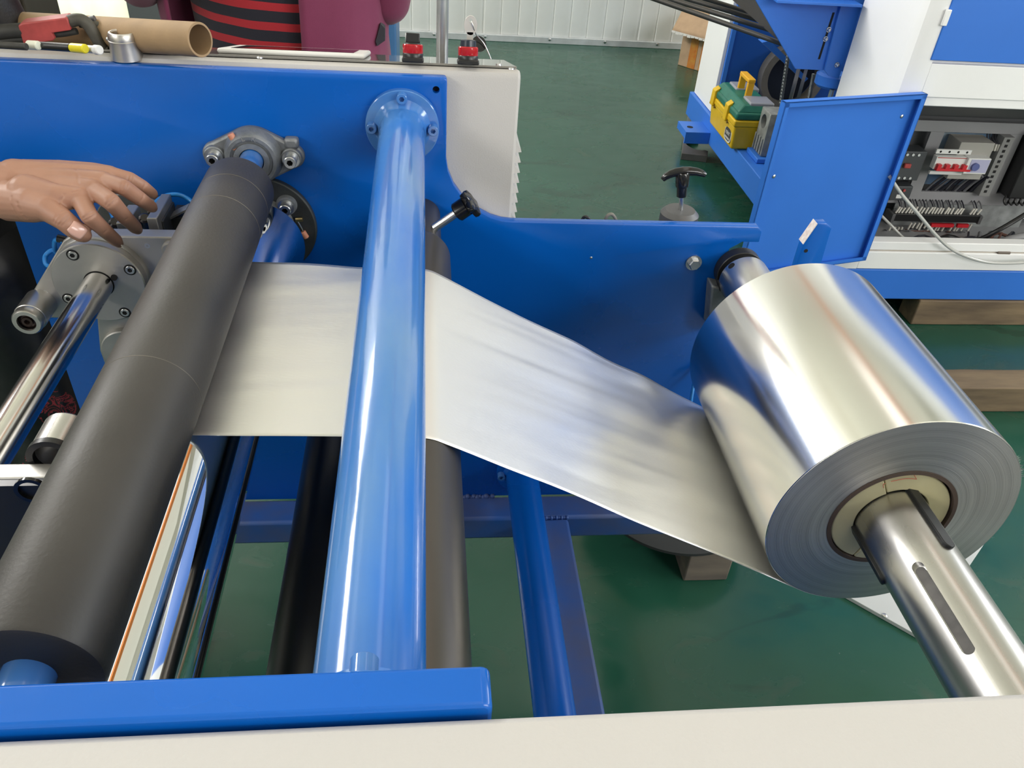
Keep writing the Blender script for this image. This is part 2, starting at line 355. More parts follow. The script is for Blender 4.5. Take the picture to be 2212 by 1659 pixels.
# opening hung with pale translucent film, daylight behind it
dm = bpy.data.materials.new('pale_translucent_film'); dm.use_nodes = True; nt = dm.node_tree; nt.nodes.remove(nt.nodes['Principled BSDF'])
out = nt.nodes['Material Output']; ad = nt.nodes.new('ShaderNodeMixShader'); tl = nt.nodes.new('ShaderNodeBsdfTranslucent'); gl = nt.nodes.new('ShaderNodeBsdfPrincipled')
tl.inputs[0].default_value = (0.80, 0.86, 0.66, 1); gl.inputs['Base Color'].default_value = (0.72, 0.78, 0.62, 1); gl.inputs['Roughness'].default_value = 0.22
ad.inputs[0].default_value = 0.5; nt.links.new(tl.outputs[0], ad.inputs[1]); nt.links.new(gl.outputs[0], ad.inputs[2]); nt.links.new(ad.outputs[0], out.inputs[0])
grid = []
for i in range(31):
    u = i / 30; row = []
    for j in range(60):
        v = j / 59
        row.append((XO0 + (XO1 - XO0) * u, 6.05 + 0.02 * noise.noise((u * 7, v * 16, 2)) + 0.012 * noise.noise((u * 22, v * 30, 5)), 0.02 + 2.58 * v))
    grid.append(row)
d1 = struct(build('door_1', MB().sheet(grid), dm, None, smooth=80))
area('daylight_behind_film', (XO0 + 0.75 * (XO1 - XO0), 7.2, 1.5), (XO0 + 0.6 * (XO1 - XO0), 6.0, 0.7), 1.6, 2.2, 150, (1.0, 0.94, 0.80))
XG = atY(352, 20, 5.9).x
d2 = struct(build('door_2', MB().box(XO1 + 0.01, XG + 0.5, 5.98, 6.034, 0.02, 2.6), mat('grey_door_leaf', (0.15, 0.16, 0.17), 0.5), None, bev=0.01))
# window bands of the hall: frames, mullions and panes
PANE = mat('window_glass', (0.95, 0.97, 1.0), 0.02, trans=1.0, ior=1.05)
def window(n, x, y0, y1, z0, z1, side):
    t = bpy.data.objects.new('window_%d' % n, None); COL.objects.link(t); t['kind'] = 'structure'
    fr = MB(); w = 0.06; xx = (x, x + 0.09 * side); xa, xb = min(xx), max(xx)
    fr.box(xa, xb, y0, y1, z0 - w, z0).box(xa, xb, y0, y1, z1, z1 + w).box(xa, xb, y0 - w, y0, z0 - w, z1 + w).box(xa, xb, y1, y1 + w, z0 - w, z1 + w)
    build('window_frame', fr, WHITE, t)
for i, (ya, yb) in enumerate(((-4.9, -2.3), (-2.1, 0.5), (1.5, 5.7))): window(i + 1, R['x0'], ya, yb, 3.0 if i < 2 else 3.4, 4.2 if i < 2 else 4.4, 1)
for i in range(2): window(i + 4, R['x1'], -2.5 + 3.6 * i, 0.9 + 3.6 * i, 3.3, 4.5, -1)  # right-wall frames added around the right fill
# glowing roof strips, added unseen to brighten ceiling and foil
RP = bpy.data.materials.new('daylight_roof_sheet'); RP.use_nodes = True; b = RP.node_tree.nodes['Principled BSDF']
b.inputs['Base Color'].default_value = (0.35, 0.35, 0.28, 1); b.inputs['Emission Color'].default_value = (1.0, 0.97, 0.80, 1); b.inputs['Emission Strength'].default_value = ROOF_GLOW
for i, (xa, xb) in enumerate(((-4.4, -2.6), (-1.6, 1.1), (2.2, 3.9), (4.9, 6.6))):
    struct(build('window_%d' % (i + 6), MB().box(xa, xb, -4.6, 5.6, 5.36, 5.39), RP))  # numbered with the windows, but added only for their glow
# crane beam under the ceiling (seen only as an orange line in the shiny rolls)
cb = thing('crane_beam', 'orange steel crane beam under the ceiling of the hall', 'crane beam', (1.75, 0, 4.9))
build('beam_web', MB().box(1.70, 1.80, R['y0'], 6.0, 4.75, 5.10), ORANGE, cb)
build('beam_flange', MB().box(1.62, 1.88, R['y0'], 6.0, 4.71, 4.75), ORANGE, cb)

# ================================================================== feeding machine: frame
F = 1.1; T = 0.0165; NB, NA = 0.2165, 0.196        # far plate front face / thickness, near plate inner and outer face
SX, SZ, SR = 0.4987, 0.938, 0.039                   # unwind shaft
OUT = [(-0.58, 1.2183), (0.0272, 1.2183), (0.0301, 1.2154), (0.0305, 1.1074), (0.0335, 1.0882), (0.0418, 1.0673), (0.0558, 1.0475),
       (0.0769, 1.0290), (0.0982, 1.0175), (0.1150, 1.0125), (0.1310, 1.0108), (0.5160, 1.0112), (0.5240, 1.0035), (0.5246, 0.9843),
       (0.497, 0.9843), (0.4790, 0.972), (0.4790, 0.912), (0.486, 0.905), (0.597, 0.905), (0.597, 0.9816), (0.6108, 1.0189), (0.6248, 1.0200), (0.6360, 1.0110), (0.640, 0.899),
       (0.640, 0.80), (0.560, 0.62), (0.560, 0.429), (-0.5757, 0.429)]
mach = thing('foil_feeding_machine', 'blue steel machine frame of two side plates joined by tubes and beams', 'machine', (0, 0.65, 0))
sp = build('side_plate', MB().prism(OUT, F, F + T), BLUE, mach, bev=0.0025)
sp['label'] = 'far blue side plate, with a concave corner and a slot for the shaft'
cut(sp, MB().cyl((0.0155, F - 0.01, 1.2025), (0.0155, F + 0.012, 1.2025), 0.0048, seg=20).cyl((0.2589, F - 0.01, 0.9525), (0.2589, F + 0.01, 0.9525), 0.0022, seg=12))
build('bolt_hole', MB().cyl((0.0155, F + 0.010, 1.2025), (0.0155, F + 0.014, 1.2025), 0.0048), HOLE, sp)
build('label_plate', MB().poly8([(0.5975, F - 0.0002, 0.9826), (0.6105, F - 0.0002, 1.0185), (0.6105, F + T, 1.0185), (0.5975, F + T, 0.9826),
                                (0.5963, F - 0.0002, 0.9832), (0.6093, F - 0.0002, 1.0192), (0.6093, F + T, 1.0192), (0.5963, F + T, 0.9832)]), mat('worn_white_label', (0.85, 0.82, 0.80), 0.5, var=0.5, vscale=160, col2=(0.62, 0.52, 0.50)), sp)
build('hole', MB().cyl(atY(1741, 542, F - 0.0004), atY(1741, 542, F - 0.0004) + V((0, 0.002, 0)), 0.0032), HOLE, sp)
place('hex_bolt', HEXBOLT, atY(1498, 567, F), (0, -1, 0), sp)
place('set_screw', PANHEAD, (0.2589, F + 0.0005, 0.9525), (0, -1, 0), sp, 0.55)
np_ = build('side_plate', MB().prism(OUT[:13] + [(0.5246, 0.9843), (0.470, 0.9843), (0.458, 0.972), (0.458, 0.905), (0.466, 0.899), (0.64, 0.80), (0.56, 0.62), (0.56, 0.429), (-0.5757, 0.429)], NA, NB), BLUE, mach, bev=0.0025)
np_['label'] = 'near blue side plate, only its top edge showing'
# big cross tube with welded end flanges
tb = build('cross_tube', MB().cyl((-0.0300, NB + 0.004, 1.1532), (-0.0300, F - 0.004, 1.1532), 0.0305, seg=64), TUBEBLUE, mach)
fl = MB().lathe([(0, 0), (0.0500, 0), (0.0500, 0.009), (0.0490, 0.010), (0.0385, 0.0105), (0.0335, 0.015), (0.0305, 0.024), (0.0304, 0.024)], (-0.0300, F, 1.1532), (0, -1, 0), 64)
build('flange', fl, TUBEBLUE, tb)
fl = MB().lathe([(0, 0), (0.0500, 0), (0.0500, 0.009), (0.0490, 0.010), (0.0385, 0.0105), (0.0335, 0.015), (0.0305, 0.024), (0.0304, 0.024)], (-0.0300, NB, 1.1532), (0, 1, 0), 64)
build('flange', fl, TUBEBLUE, tb)
for k in range(4):
    a = pi / 2 * k + pi / 2
    place('bolt', SCREW_BLUE, (-0.0300 + 0.0415 * cos(a), F - 0.010, 1.1532 + 0.0415 * sin(a)), (0, -1, 0), tb, 1.0, 0.3 * k)
    place('bolt', SCREW_BLUE, (-0.0300 + 0.0415 * cos(a), NB + 0.010, 1.1532 + 0.0415 * sin(a)), (0, 1, 0), tb, 1.0, 0.3 * k)
# lower cross tube and square beams of the base
lt = build('lower_tube', MB().cyl((0.1815, NB, 0.497), (0.1815, F, 0.497), 0.0302, seg=48), BLUE, mach)
build('flange', MB().lathe([(0, 0), (0.047, 0), (0.047, 0.010), (0.036, 0.011), (0.0302, 0.018)], (0.1815, F, 0.497), (0, -1, 0), 48), BLUE, lt)
for k in range(4):
    a = pi / 2 * k + pi; place('bolt', SCREW_BLUE, (0.1815 + 0.039 * cos(a), F - 0.010, 0.497 + 0.039 * sin(a)), (0, -1, 0), lt)
DUSTB = mat('dusty_blue_paint', (0.03, 0.12, 0.42), 0.45, var=0.5, vscale=10, col2=(0.10, 0.12, 0.22))
build('base_beam', MB().box(-0.60, 0.57, 1.041, 1.1, 0.372, 0.429), DUSTB, mach, bev=0.006)
build('base_beam', MB().box(-0.60, 0.57, NB - 0.0, NB + 0.059, 0.372, 0.429), DUSTB, mach, bev=0.006)
build('base_beam', MB().box(0.211, 0.271, NB + 0.061, 1.039, 0.372, 0.4285), DUSTB, mach, bev=0.006)
wb = MB()
for k in range(26): wb.ball((-0.02 + k * 0.006, 1.0985, 0.4285 + 0.002 * (k % 2)), 0.004 + 0.001 * (k % 3), u=8, v=6)
for k in range(12): wb.ball((0.213 + k * 0.005, 1.0405, 0.4285), 0.0035 + 0.001 * (k % 2), u=8, v=6)
build('weld_bead', wb, DUSTB, mach)['kind'] = 'stuff'
for x, y in ((-0.57, 1.041), (-0.57, NB), (0.5, NB)):
        lg = build('leg', MB().box(x, x + 0.06, y, y + 0.059, 0.155, 0.372), DUSTB, mach, bev=0.005)
# round levelling feet standing on timber
FT = atZ(1465, 1192, 0.105)
build('round_base', MB().lathe([(0, 0), (0.205, 0), (0.21, 0.004), (0.21, 0.012), (0.19, 0.018), (0.03, 0.024), (0.022, 0.05), (0.022, 0.27), (0, 0.27)], (0.635, 1.42, 0.1), (0, 0, 1), 72), mat('dark_base_steel', (0.022, 0.025, 0.026), 0.75), mach)
for i, (x, y) in enumerate(((-0.54, 1.07), (0.53, 0.246), (-0.54, 0.246))):
    ft = build('levelling_foot', MB().lathe([(0, 0), (0.066, 0), (0.068, 0.004), (0.068, 0.016), (0.060, 0.022), (0.018, 0.030), (0.012, 0.06), (0.012, 0.17), (0, 0.17)], (x, y, 0.0), (0, 0, 1), 40), CAST, mach)
build('foot_bracket', MB().box(0.46, 0.566, 1.1005, 1.44, 0.372, 0.39).box(0.566, 0.67, 1.38, 1.44, 0.372, 0.39), DUSTB, mach, bev=0.003)
# slide block on the plate beside the shaft slot
a = atY(1535, 613, 1.075); b2 = atY(1530, 690, 1.075)
build('slide_block', MB().prism([(a.x, a.z), (a.x + 0.034, a.z - 0.008), (a.x + 0.045, a.z - 0.03), (a.x + 0.03, b2.z - 0.03), (b2.x, b2.z - 0.012), (b2.x - 0.001, b2.z)], 1.068, 1.0985), CAST, mach, bev=0.003)

# ================================================================== clamp screw with star knob
p0 = atY(948, 486, 1.02); p1 = atY(993, 455, 1.02)
d = (p1 - p0).normalized()
ck = thing('clamp_knob', 'black star knob on a plain steel rod beside the blue cross tube', 'knob', p0)
build('rod', MB().cyl(p0 - d * 0.008, p1, 0.0060, seg=20), ZINC, ck)
kb = MB().cyl(p1 - d * 0.006, p1 + d * 0.014, 0.0135, seg=28, bev=0.002)
build('knob_neck', kb, BLACKGL, ck)
st = []
for k in range(60):
    a = 2 * pi * k / 60; st.append((0.0180 + 0.0032 * cos(5 * a)))
u = d.cross(V((0, 0, 1))).normalized(); w = d.cross(u); mb = MB(); rings = []
for rr, tt in ((0.6, 0.012), (0.95, 0.014), (1.0, 0.018), (0.95, 0.022), (0.6, 0.0245)):
    rings.append([mb.bm.verts.new(p1 + d * tt + (u * cos(2 * pi * k / 60) + w * sin(2 * pi * k / 60)) * st[k] * rr) for k in range(60)])
for A, B in zip(rings, rings[1:]):
    for k in range(60): mb.bm.faces.new((A[k], A[(k + 1) % 60], B[(k + 1) % 60], B[k]))
mb.bm.faces.new(rings[0]); mb.bm.faces.new(rings[-1])
build('star_head', mb, BLACKGL, ck)

# ================================================================== T handle brake behind the far plate
p = atY(1467, 466, 1.17)
tq = thing('tension_brake', 'black T-shaped handle on a steel screw above a grey brake drum behind the plate', 'handle', (p.x, 1.17, p.z - 0.03))
bp_ = V((p.x, 1.17, p.z))
build('drum', MB().lathe([(0, -0.035), (0.031, -0.035), (0.031, 0.004), (0.024, 0.011), (0, 0.011)], bp_, (0, 0, 1), 40), ALUDARK, tq)
h0, h1 = atY(1471, 446, 1.17), atY(1475, 372, 1.17); ha = (h1 - h0).normalized(); L_ = (h1 - h0).length
build('stem', MB().cyl(h0 - ha * 0.008, h0 + ha * 0.026, 0.0036, seg=16), ZINC, tq)
build('handle_hub', MB().lathe([(0, 0.018), (0.0078, 0.018), (0.0084, 0.034), (0.0102, 0.035), (0.0106, 0.0365), (0.0112, L_ - 0.002), (0.0095, L_ + 0.001), (0, L_ + 0.001)], h0, ha, 28), BLACKGL, tq)
arc = [atY(x, y, 1.17) for x, y in ((1431, 388), (1437, 382), (1448, 376), (1460, 372), (1475, 370), (1490, 370), (1504, 371), (1515, 374), (1523, 378))]
tbm = MB(); tbm.tube(arc, [0.0042, 0.0055, 0.0062, 0.0066, 0.007, 0.007, 0.0064, 0.0056, 0.004], 16, 1)
build('t_bar', tbm, BLACKGL, tq)
# two short cable ends behind the plate edge
for i, (pa, lab) in enumerate((([(1307, 478), (1312, 466), (1322, 463), (1330, 474), (1332, 490)], 'grey cable loop peeping over the plate edge, right of a black stub'),
                          ([(1255, 480), (1262, 469), (1270, 471), (1276, 480), (1276, 492)], 'short black cable stub peeping over the plate edge'))):
    tag(build('cable_end', MB().tube([atY(x, y, 1.135) for x, y in pa], 0.0026), mat('grey_cable', (0.22, 0.21, 0.18), 0.5) if i == 0 else BLACK), lab, 'cable')

# ================================================================== far control cabinet (console)
CX = 0.131; CW0 = -0.57; CY = 1.118
cab = thing('control_cabinet', 'cream steel control cabinet with a sloping top console behind the far blue plate', 'cabinet', (-0.25, 1.25, 0))
SL = rad(13.2); TZ, TY = 1.2258, 1.131; cs, sn = cos(SL), sin(SL)
def onp(px, py, h=0.0):
    """point on the sloping console top met by the view through a pixel"""
    d = ray(px, py); nn = V((0, sn, cs)); t = ((V((0, TY, TZ)) + nn * h - CAMC).dot(nn)) / d.dot(nn); return CAMC + d * t
LT = 0.205
prof = [(CY, 0.47), (CY, 1.2150), (CY + 0.0045, 1.2215), (TY, TZ - 0.0018), (TY + LT * cs, TZ - 0.0018 - LT * sn), (TY + LT * cs + 0.05, TZ - LT * sn - 0.05), (TY + LT * cs + 0.05, 0.47)]
cbody = build('body', MB().prism(prof, CW0, CX, 'YZ'), CREAM, cab, bev=0.004)
NSL = V((0, sn, cs)); USL = V((0, cs, -sn))
def slope_box(x0, x1, u0, u1, h0, h1):
    o = V((0, TY, TZ)); P = lambda x, u, h: V((x, 0, 0)) + o + USL * u + NSL * h
    return MB().poly8([P(x0, u0, h0), P(x1, u0, h0), P(x1, u1, h0), P(x0, u1, h0), P(x0, u0, h1), P(x1, u0, h1), P(x1, u1, h1), P(x0, u1, h1)])
ACR = mat('glossy_console_panel', (0.20, 0.19, 0.17), 0.07, coat=0.5)
build('console_panel', slope_box(-0.60, 0.126, 0.002, 0.196, -0.0006, 0.0022), ACR, cab, bev=0.0006)
for px, py in ((1077, 140), (1104, 150), (561, 126)):
    q_ = onp(px, py, 0.0022); place('screw', PANHEAD, q_, NSL, cab)
for k in range(8): place('screw', PANHEAD, V((-0.55 + 0.09 * k, 0, 0)) + V((0, TY, TZ)) + USL * 0.19 + NSL * 0.0022, NSL, cab)
# louvres pressed into the right wall
z0 = atY(1118, 311, 1.13).z; z1 = atY(1107, 470, 1.13).z
for k in range(14):
    za = 1.1075 - 0.0158 * k; big = 0.021 if k == 0 else 0.0145
    L0, L1 = 1.128, 1.30
    lv = MB(); zt, zb = za + big, za
    A = [lv.bm.verts.new(v) for v in ((CX, L0, zb), (CX, L0 + 0.004, zt), (CX, L1 - 0.004, zt), (CX, L1, zb), (CX + 0.010, L0 + 0.003, zb), (CX + 0.010, L1 - 0.003, zb))]
    for f in ((0, 1, 4), (1, 2, 5, 4), (2, 3, 5), (0, 4, 5, 3), (0, 3, 2, 1)): lv.bm.faces.new([A[i] for i in f])
    build('louver', lv, CREAM, cab)
# touch screen
hx0, hx1 = -0.2775, -0.0812
ts = build('touch_screen', slope_box(hx0, hx1, 0.026, 0.165, 0.0022, 0.0090), WHITEP, cab, bev=0.003)
ts['label'] = 'touch screen in a pale grey bezel'
build('glass', slope_box(hx0 + 0.016, hx1 - 0.016, 0.040, 0.148, 0.0088, 0.0094), mat('black_screen_glass', (0.006, 0.006, 0.008), 0.03), ts)
# selector switch and key switch
def switch_base(x, u, nm):
    o = V((x, TY, TZ)) + USL * u + NSL * 0.0022
    r_ = build(nm, MB().box(-0.0145, 0.0145, -0.0145, 0.0145, 0, 0.0062, frame(o, (1, 0, 0), USL)), BLACK, cab, bev=0.0015)
    build('collar', MB().lathe([(0.0136, 0.006), (0.0138, 0.010), (0.0132, 0.0112), (0, 0.0112)], o, NSL, 32), BLACK, r_)
    build('red_ring', MB().lathe([(0.0130, 0.011), (0.0136, 0.012), (0.0136, 0.0212), (0.0126, 0.0225), (0, 0.0226)], o, NSL, 36), REDLENS, r_)
    return o, r_
o, r_ = switch_base(-0.0155, 0.006, 'selector_switch')
kn = MB().lathe([(0.0105, 0.0226), (0.0098, 0.0245), (0, 0.0247)], o, NSL, 32)
kn.poly8([frame(o + NSL * 0.024, (1, 0, 0), USL) @ V(v) for v in ((-0.0098, -0.0045, 0), (0.0098, -0.0045, 0), (0.0098, 0.0045, 0), (-0.0098, 0.0045, 0), (-0.0092, -0.0032, 0.0125), (0.0092, -0.0032, 0.0120), (0.0092, 0.0032, 0.0120), (-0.0092, 0.0032, 0.0125))])
build('selector_knob', kn, BLACK, r_, bev=0.0012)
build('white_pointer', MB().box(-0.0099, -0.0088, -0.0032, 0.0032, 0.0005, 0.0118, frame(o + NSL * 0.024, (1, 0, 0), USL)), WHITEP, r_)
o, r_ = switch_base(0.0590, 0.004, 'key_switch')
build('key_barrel', MB().lathe([(0.0108, 0.0226), (0.0104, 0.0300), (0.008, 0.0312), (0, 0.0312)], o, NSL, 32), mat('dark_blue_black', (0.012, 0.02, 0.035), 0.3), r_)
ky = MB(); kp = o + NSL * 0.031 + V((0.002, 0, 0))
ky.poly8([kp + V(v) for v in ((-0.0042, -0.001, 0), (0.0042, -0.001, 0), (0.0042, 0.001, 0), (-0.0042, 0.001, 0), (-0.0042, -0.001, 0.010), (0.0042, -0.001, 0.010), (0.0042, 0.001, 0.010), (-0.0042, 0.001, 0.010))])
kc = kp + V((0.0005, 0, 0.0185)); rr = [[], []]
mbk = ky.bm
def ellr(rx, rz, y): return [mbk.verts.new(kc + V((rx * cos(2 * pi * k / 28), y, rz * sin(2 * pi * k / 28)))) for k in range(28)]
E_ = [ellr(0.0088, 0.0122, -0.001), ellr(0.0088, 0.0122, 0.001)]; I_ = [[mbk.verts.new(kc + V((0.0024 * cos(2 * pi * k / 28), y, 0.006 + 0.0024 * sin(2 * pi * k / 28)))) for k in range(28)] for y in (-0.001, 0.001)]
for k in range(28):
    j = (k + 1) % 28
    mbk.faces.new((E_[0][k], E_[0][j], E_[1][j], E_[1][k])); mbk.faces.new((E_[0][k], E_[0][j], I_[0][j], I_[0][k])); mbk.faces.new((E_[1][k], E_[1][j], I_[1][j], I_[1][k])); mbk.faces.new((I_[0][k], I_[0][j], I_[1][j], I_[1][k]))
build('key', ky, mat('nickel_key', (0.85, 0.80, 0.72), 0.42, metal=0.8), r_)
build('key_guard', MB().lathe([(0.0105, 0.0), (0.0105, 0.0016), (0, 0.0016)], kp + V((0.0130, 0.008, -0.007)), (0.35, -0.75, 0.55), 24), BLACKGL, r_)
build('ring_wire', MB().tube([kc + V((0.0006, -0.0018, 0.006)), kc + V((0.003, -0.003, 0.0)), kc + V((0.008, 0.002, -0.012)), kp + V((0.020, 0.006, -0.006)), kp + V((0.030, 0.0, -0.024))], 0.0008, 8), ZINC, r_)
# galvanised pole rising from the console
pc = onp(955, 136, 0.0)
build('lamp_pole', MB().cyl(pc + V((0, 0.004, -0.004)), pc + V((0.0, 0.004, 0.75)), 0.0083, seg=28), GALVP, cab)

# ================================================================== near gear cabinet at the bottom of the view
nc = thing('gear_cover_cabinet', 'cream steel cover cabinet along the near side of the machine', 'cabinet', (0.1, 0.09, 0))
za = 1.2135
build('body', MB().box(-1.3, 1.15, -0.30, 0.1935, 0.45, 1.2140), CREAM, nc, bev=0.004)

# ================================================================== rollers
BRX, BRZ, BRR = -0.2327, 1.1077, 0.0426             # rubber nip roller
CRR = 0.0650; CRX, CRZ = BRX, BRZ - BRR - CRR - 0.0004  # chrome drum below it
GX, GR = -0.0055, 0.040; GZ = 1.0578 - GR            # guide roller
# where the rubber roller ends (its top edge is seen in the view)
def y_on_line(x, z, ytarget):
    lo, hi = 0.2, 1.2
    for _ in range(50):
        m = (lo + hi) / 2; c = CAMR.transposed() @ (V((x, m, z)) - CAMC); py = 829.5 + FPX * c.y / c.z
        if py > ytarget: lo = m
        else: hi = m
    return m
BY1 = y_on_line(BRX + 0.005, BRZ + BRR, 337); BY0 = y_on_line(BRX + 0.005, BRZ + BRR, 1362)
rr_ = thing('rubber_roller', 'thick grey-black rubber pressure roller with pale scuff marks, nearest the hand', 'roller', (BRX, 0.65, BRZ))
bdy = MB().lathe([(0, 0), (BRR - 0.004, 0), (BRR - 0.0012, 0.0012), (BRR, 0.004), (BRR, BY1 - BY0 - 0.004), (BRR - 0.0012, BY1 - BY0 - 0.0012), (BRR - 0.004, BY1 - BY0), (0, BY1 - BY0)], (BRX, BY0, BRZ), (0, 1, 0), 96)
rb = build('rubber_cover', bdy, RUBBER, rr_)
SCUFF = mat('pale_scuff', (0.16, 0.145, 0.12), 0.8, var=0.5, vscale=40)
for px, py in ((470, 376), (455, 422), (380, 768)):
    y = y_on_line(BRX + 0.005, BRZ + BRR, py)
    build('scuff_line', MB().ring((BRX, y - 0.0004, BRZ), (BRX, y + 0.0004, BRZ), BRR + 0.00012, BRR - 0.001, 96), SCUFF, rb)
build('journal', MB().cyl((BRX, BY1 - 0.002, BRZ), (BRX, F + 0.004, BRZ), 0.0155, seg=32).cyl((BRX, BY1 + 0.003, BRZ), (BRX, BY1 + 0.014, BRZ), 0.0205, seg=32, bev=0.001), TUBEBLUE, rr_)
build('journal', MB().cyl((BRX, NB - 0.004, BRZ), (BRX, BY0 + 0.002, BRZ), 0.0155, seg=32), TUBEBLUE, rr_)
def ucfl(y, s, parent, full=True):
    """two-bolt rhombus flange bearing on a plate face at y, facing along s"""
    c = V((BRX, y, BRZ)); n = 24; pts = []
    for k in range(n + 1): a = -pi / 2 + pi * k / n * 1.0; pts.append((0.0515 + 0.0165 * cos(a * 0.86), 0.0165 * sin(a * 0.86)))
    def tang(): pass
    hub = [(0.0395 * cos(a), 0.0395 * sin(a)) for a in [rad(62 + 56 * k / 12) for k in range(13)]]
    poly = pts + hub + [(-x, -z) for x, z in pts] + [(-x, -z) for x, z in hub]
    b = MB().prism([(BRX + x, BRZ + z) for x, z in poly], y, y + s * 0.013)
    fb = build('flange_bearing', b, CAST, parent, bev=0.0035)
    build('hub', MB().lathe([(0.0400, 0.012), (0.0375, 0.020), (0.0345, 0.0285), (0.0330, 0.0300), (0.0285, 0.0300), (0.0280, 0.0265), (0.0240, 0.0262), (0.0238, 0.030), (0.0165, 0.030), (0.0160, 0.026)], c, (0, s, 0), 56), CAST, fb)
    for sx in (-1, 1):
        bc = V((BRX + sx * 0.0510, y + s * 0.012, BRZ))
        build('boss', MB().lathe([(0.0148, -0.002), (0.0140, 0.0065), (0.0128, 0.0075), (0, 0.0075)], bc, (0, s, 0), 32), CAST, fb)
        build('washer', MB().lathe([(0, 0.0072), (0.0118, 0.0072), (0.0118, 0.0092), (0, 0.0092)], bc, (0, s, 0), 32), ZINC, fb)
        place('bolt', SCREW_ZINC, bc + V((0, s * 0.009, 0)), (0, s, 0), fb, 1.08, 0.2)
    return fb
fb = ucfl(F, -1, rr_); ucfl(NB, 1, rr_)
cx = Matrix.Translation((BRX, F - 0.0302, BRZ))
for ch, an in (('L', 104), ('K', 78)):
    a = rad(an); P = V((BRX + 0.0308 * cos(a), F - 0.0301, BRZ + 0.0308 * sin(a)))
    text('lettering', ch, 0.0092, ALU, fb, frame(P, (sin(a), 0, -cos(a)), (cos(a), 0, sin(a))), 0.0006)
# hub cast wedge (the raised corner behind the right ear)
build('cast_lug', MB().box(BRX + 0.043, BRX + 0.062, F - 0.016, F - 0.001, BRZ + 0.012, BRZ + 0.027), CAST, fb, bev=0.004)
gc = atY(502, 300, F - 0.022)
COPPER = mat('orange_grease_cap', (0.62, 0.26, 0.16), 0.4)
gn = build('grease_cap', MB().cyl(gc + V((0.004, 0, -0.006)), gc + V((-0.002, 0, 0.007)), 0.0045, seg=20, bev=0.0008), COPPER, fb)
build('cap_strap', MB().tube([gc + V((0.003, -0.001, -0.005)), gc + V((0.0045, -0.003, -0.010)), gc + V((0.001, -0.004, -0.0135)), gc + V((-0.002, -0.003, -0.012))], 0.0009, 8), COPPER, fb)

# chrome drum
CY1 = 1.037; CY0 = 0.26
cd = thing('chrome_roller', 'mirror-chromed drum under the rubber roller, the foil running over it', 'roller', (CRX, 0.65, CRZ))
build('drum', MB().lathe([(0, 0), (CRR - 0.002, 0), (CRR, 0.002), (CRR, CY1 - CY0 - 0.002), (CRR - 0.002, CY1 - CY0), (0, CY1 - CY0)], (CRX, CY0, CRZ), (0, 1, 0), 128), CHROME, cd)
build('journal', MB().cyl((CRX, CY1 - 0.001, CRZ), (CRX, F + 0.01, CRZ), 0.0225, seg=40).cyl((CRX, CY1, CRZ), (CRX, CY1 + 0.016, CRZ), 0.032, seg=40, bev=0.002), BLUE, cd)  # painted blue to stand for the blue that the journal reflects
build('journal', MB().cyl((CRX, NB - 0.004, CRZ), (CRX, CY0 + 0.001, CRZ), 0.0225, seg=40), BLUE, cd)  # blue here too for the blue that the journal reflects
def round_flange(y, s, parent):
    c = V((CRX, y, CRZ)); n = 72; poly = []
    for k in range(n):
        a = 2 * pi * k / n; f = abs(((a / (pi / 2)) % 1) - 0.5) * 2; r = 0.0755 if f > 0.16 else 0.0755
        poly.append((CRX + r * cos(a), CRZ + r * sin(a)))
    f_ = build('flange_bearing', MB().prism(poly, y, y + s * 0.011), mat('dark_cast_flange', (0.045, 0.05, 0.05), 0.5, metal=0.3, var=0.3, vscale=30, bump=0.2, bscale=200), parent, bev=0.002)
    build('hub', MB().lathe([(0.046, 0.010), (0.042, 0.021), (0.038, 0.023), (0.034, 0.023), (0.033, 0.019), (0.023, 0.019)], c, (0, s, 0), 56), CAST, f_)
    for k in range(4):
        a = pi / 4 + pi / 2 * k; bc = V((CRX + 0.0520 * cos(a), y + s * 0.010, CRZ + 0.0520 * sin(a)))
        build('boss', MB().lathe([(0.0150, 0), (0.0135, 0.008), (0, 0.008)], bc, (0, s, 0), 32), CAST, f_)
        build('washer', MB().lathe([(0, 0.0078), (0.0112, 0.0078), (0.0112, 0.0098), (0, 0.0098)], bc, (0, s, 0), 32), ZINC, f_)
        place('bolt', SCREW_ZINC, bc + V((0, s * 0.0097, 0)), (0, s, 0), f_, 1.08)
    return f_
f_ = round_flange(F, -1, cd); round_flange(NB, 1, cd)
g0 = atY(648, 475, F - 0.018); g1 = atY(657, 503, F - 0.016)
build('grease_nipple', MB().cyl(g0 + V((-0.006, 0, 0)), g0 + V((0.004, 0, 0.001)), 0.0032, seg=16), mat('brass', (0.55, 0.42, 0.2), 0.3, metal=1), f_)
build('cap_strap', MB().tube([g0 + V((-0.004, -0.001, 0.0)), (g0 + g1) / 2 + V((-0.001, -0.002, 0)), g1], 0.0008, 8), ZINC, f_)
build('grease_cap', MB().cyl(g1 + V((-0.002, 0, 0.002)), g1 + V((0.003, 0, -0.008)), 0.0042, seg=20, bev=0.0008), COPPER, f_)

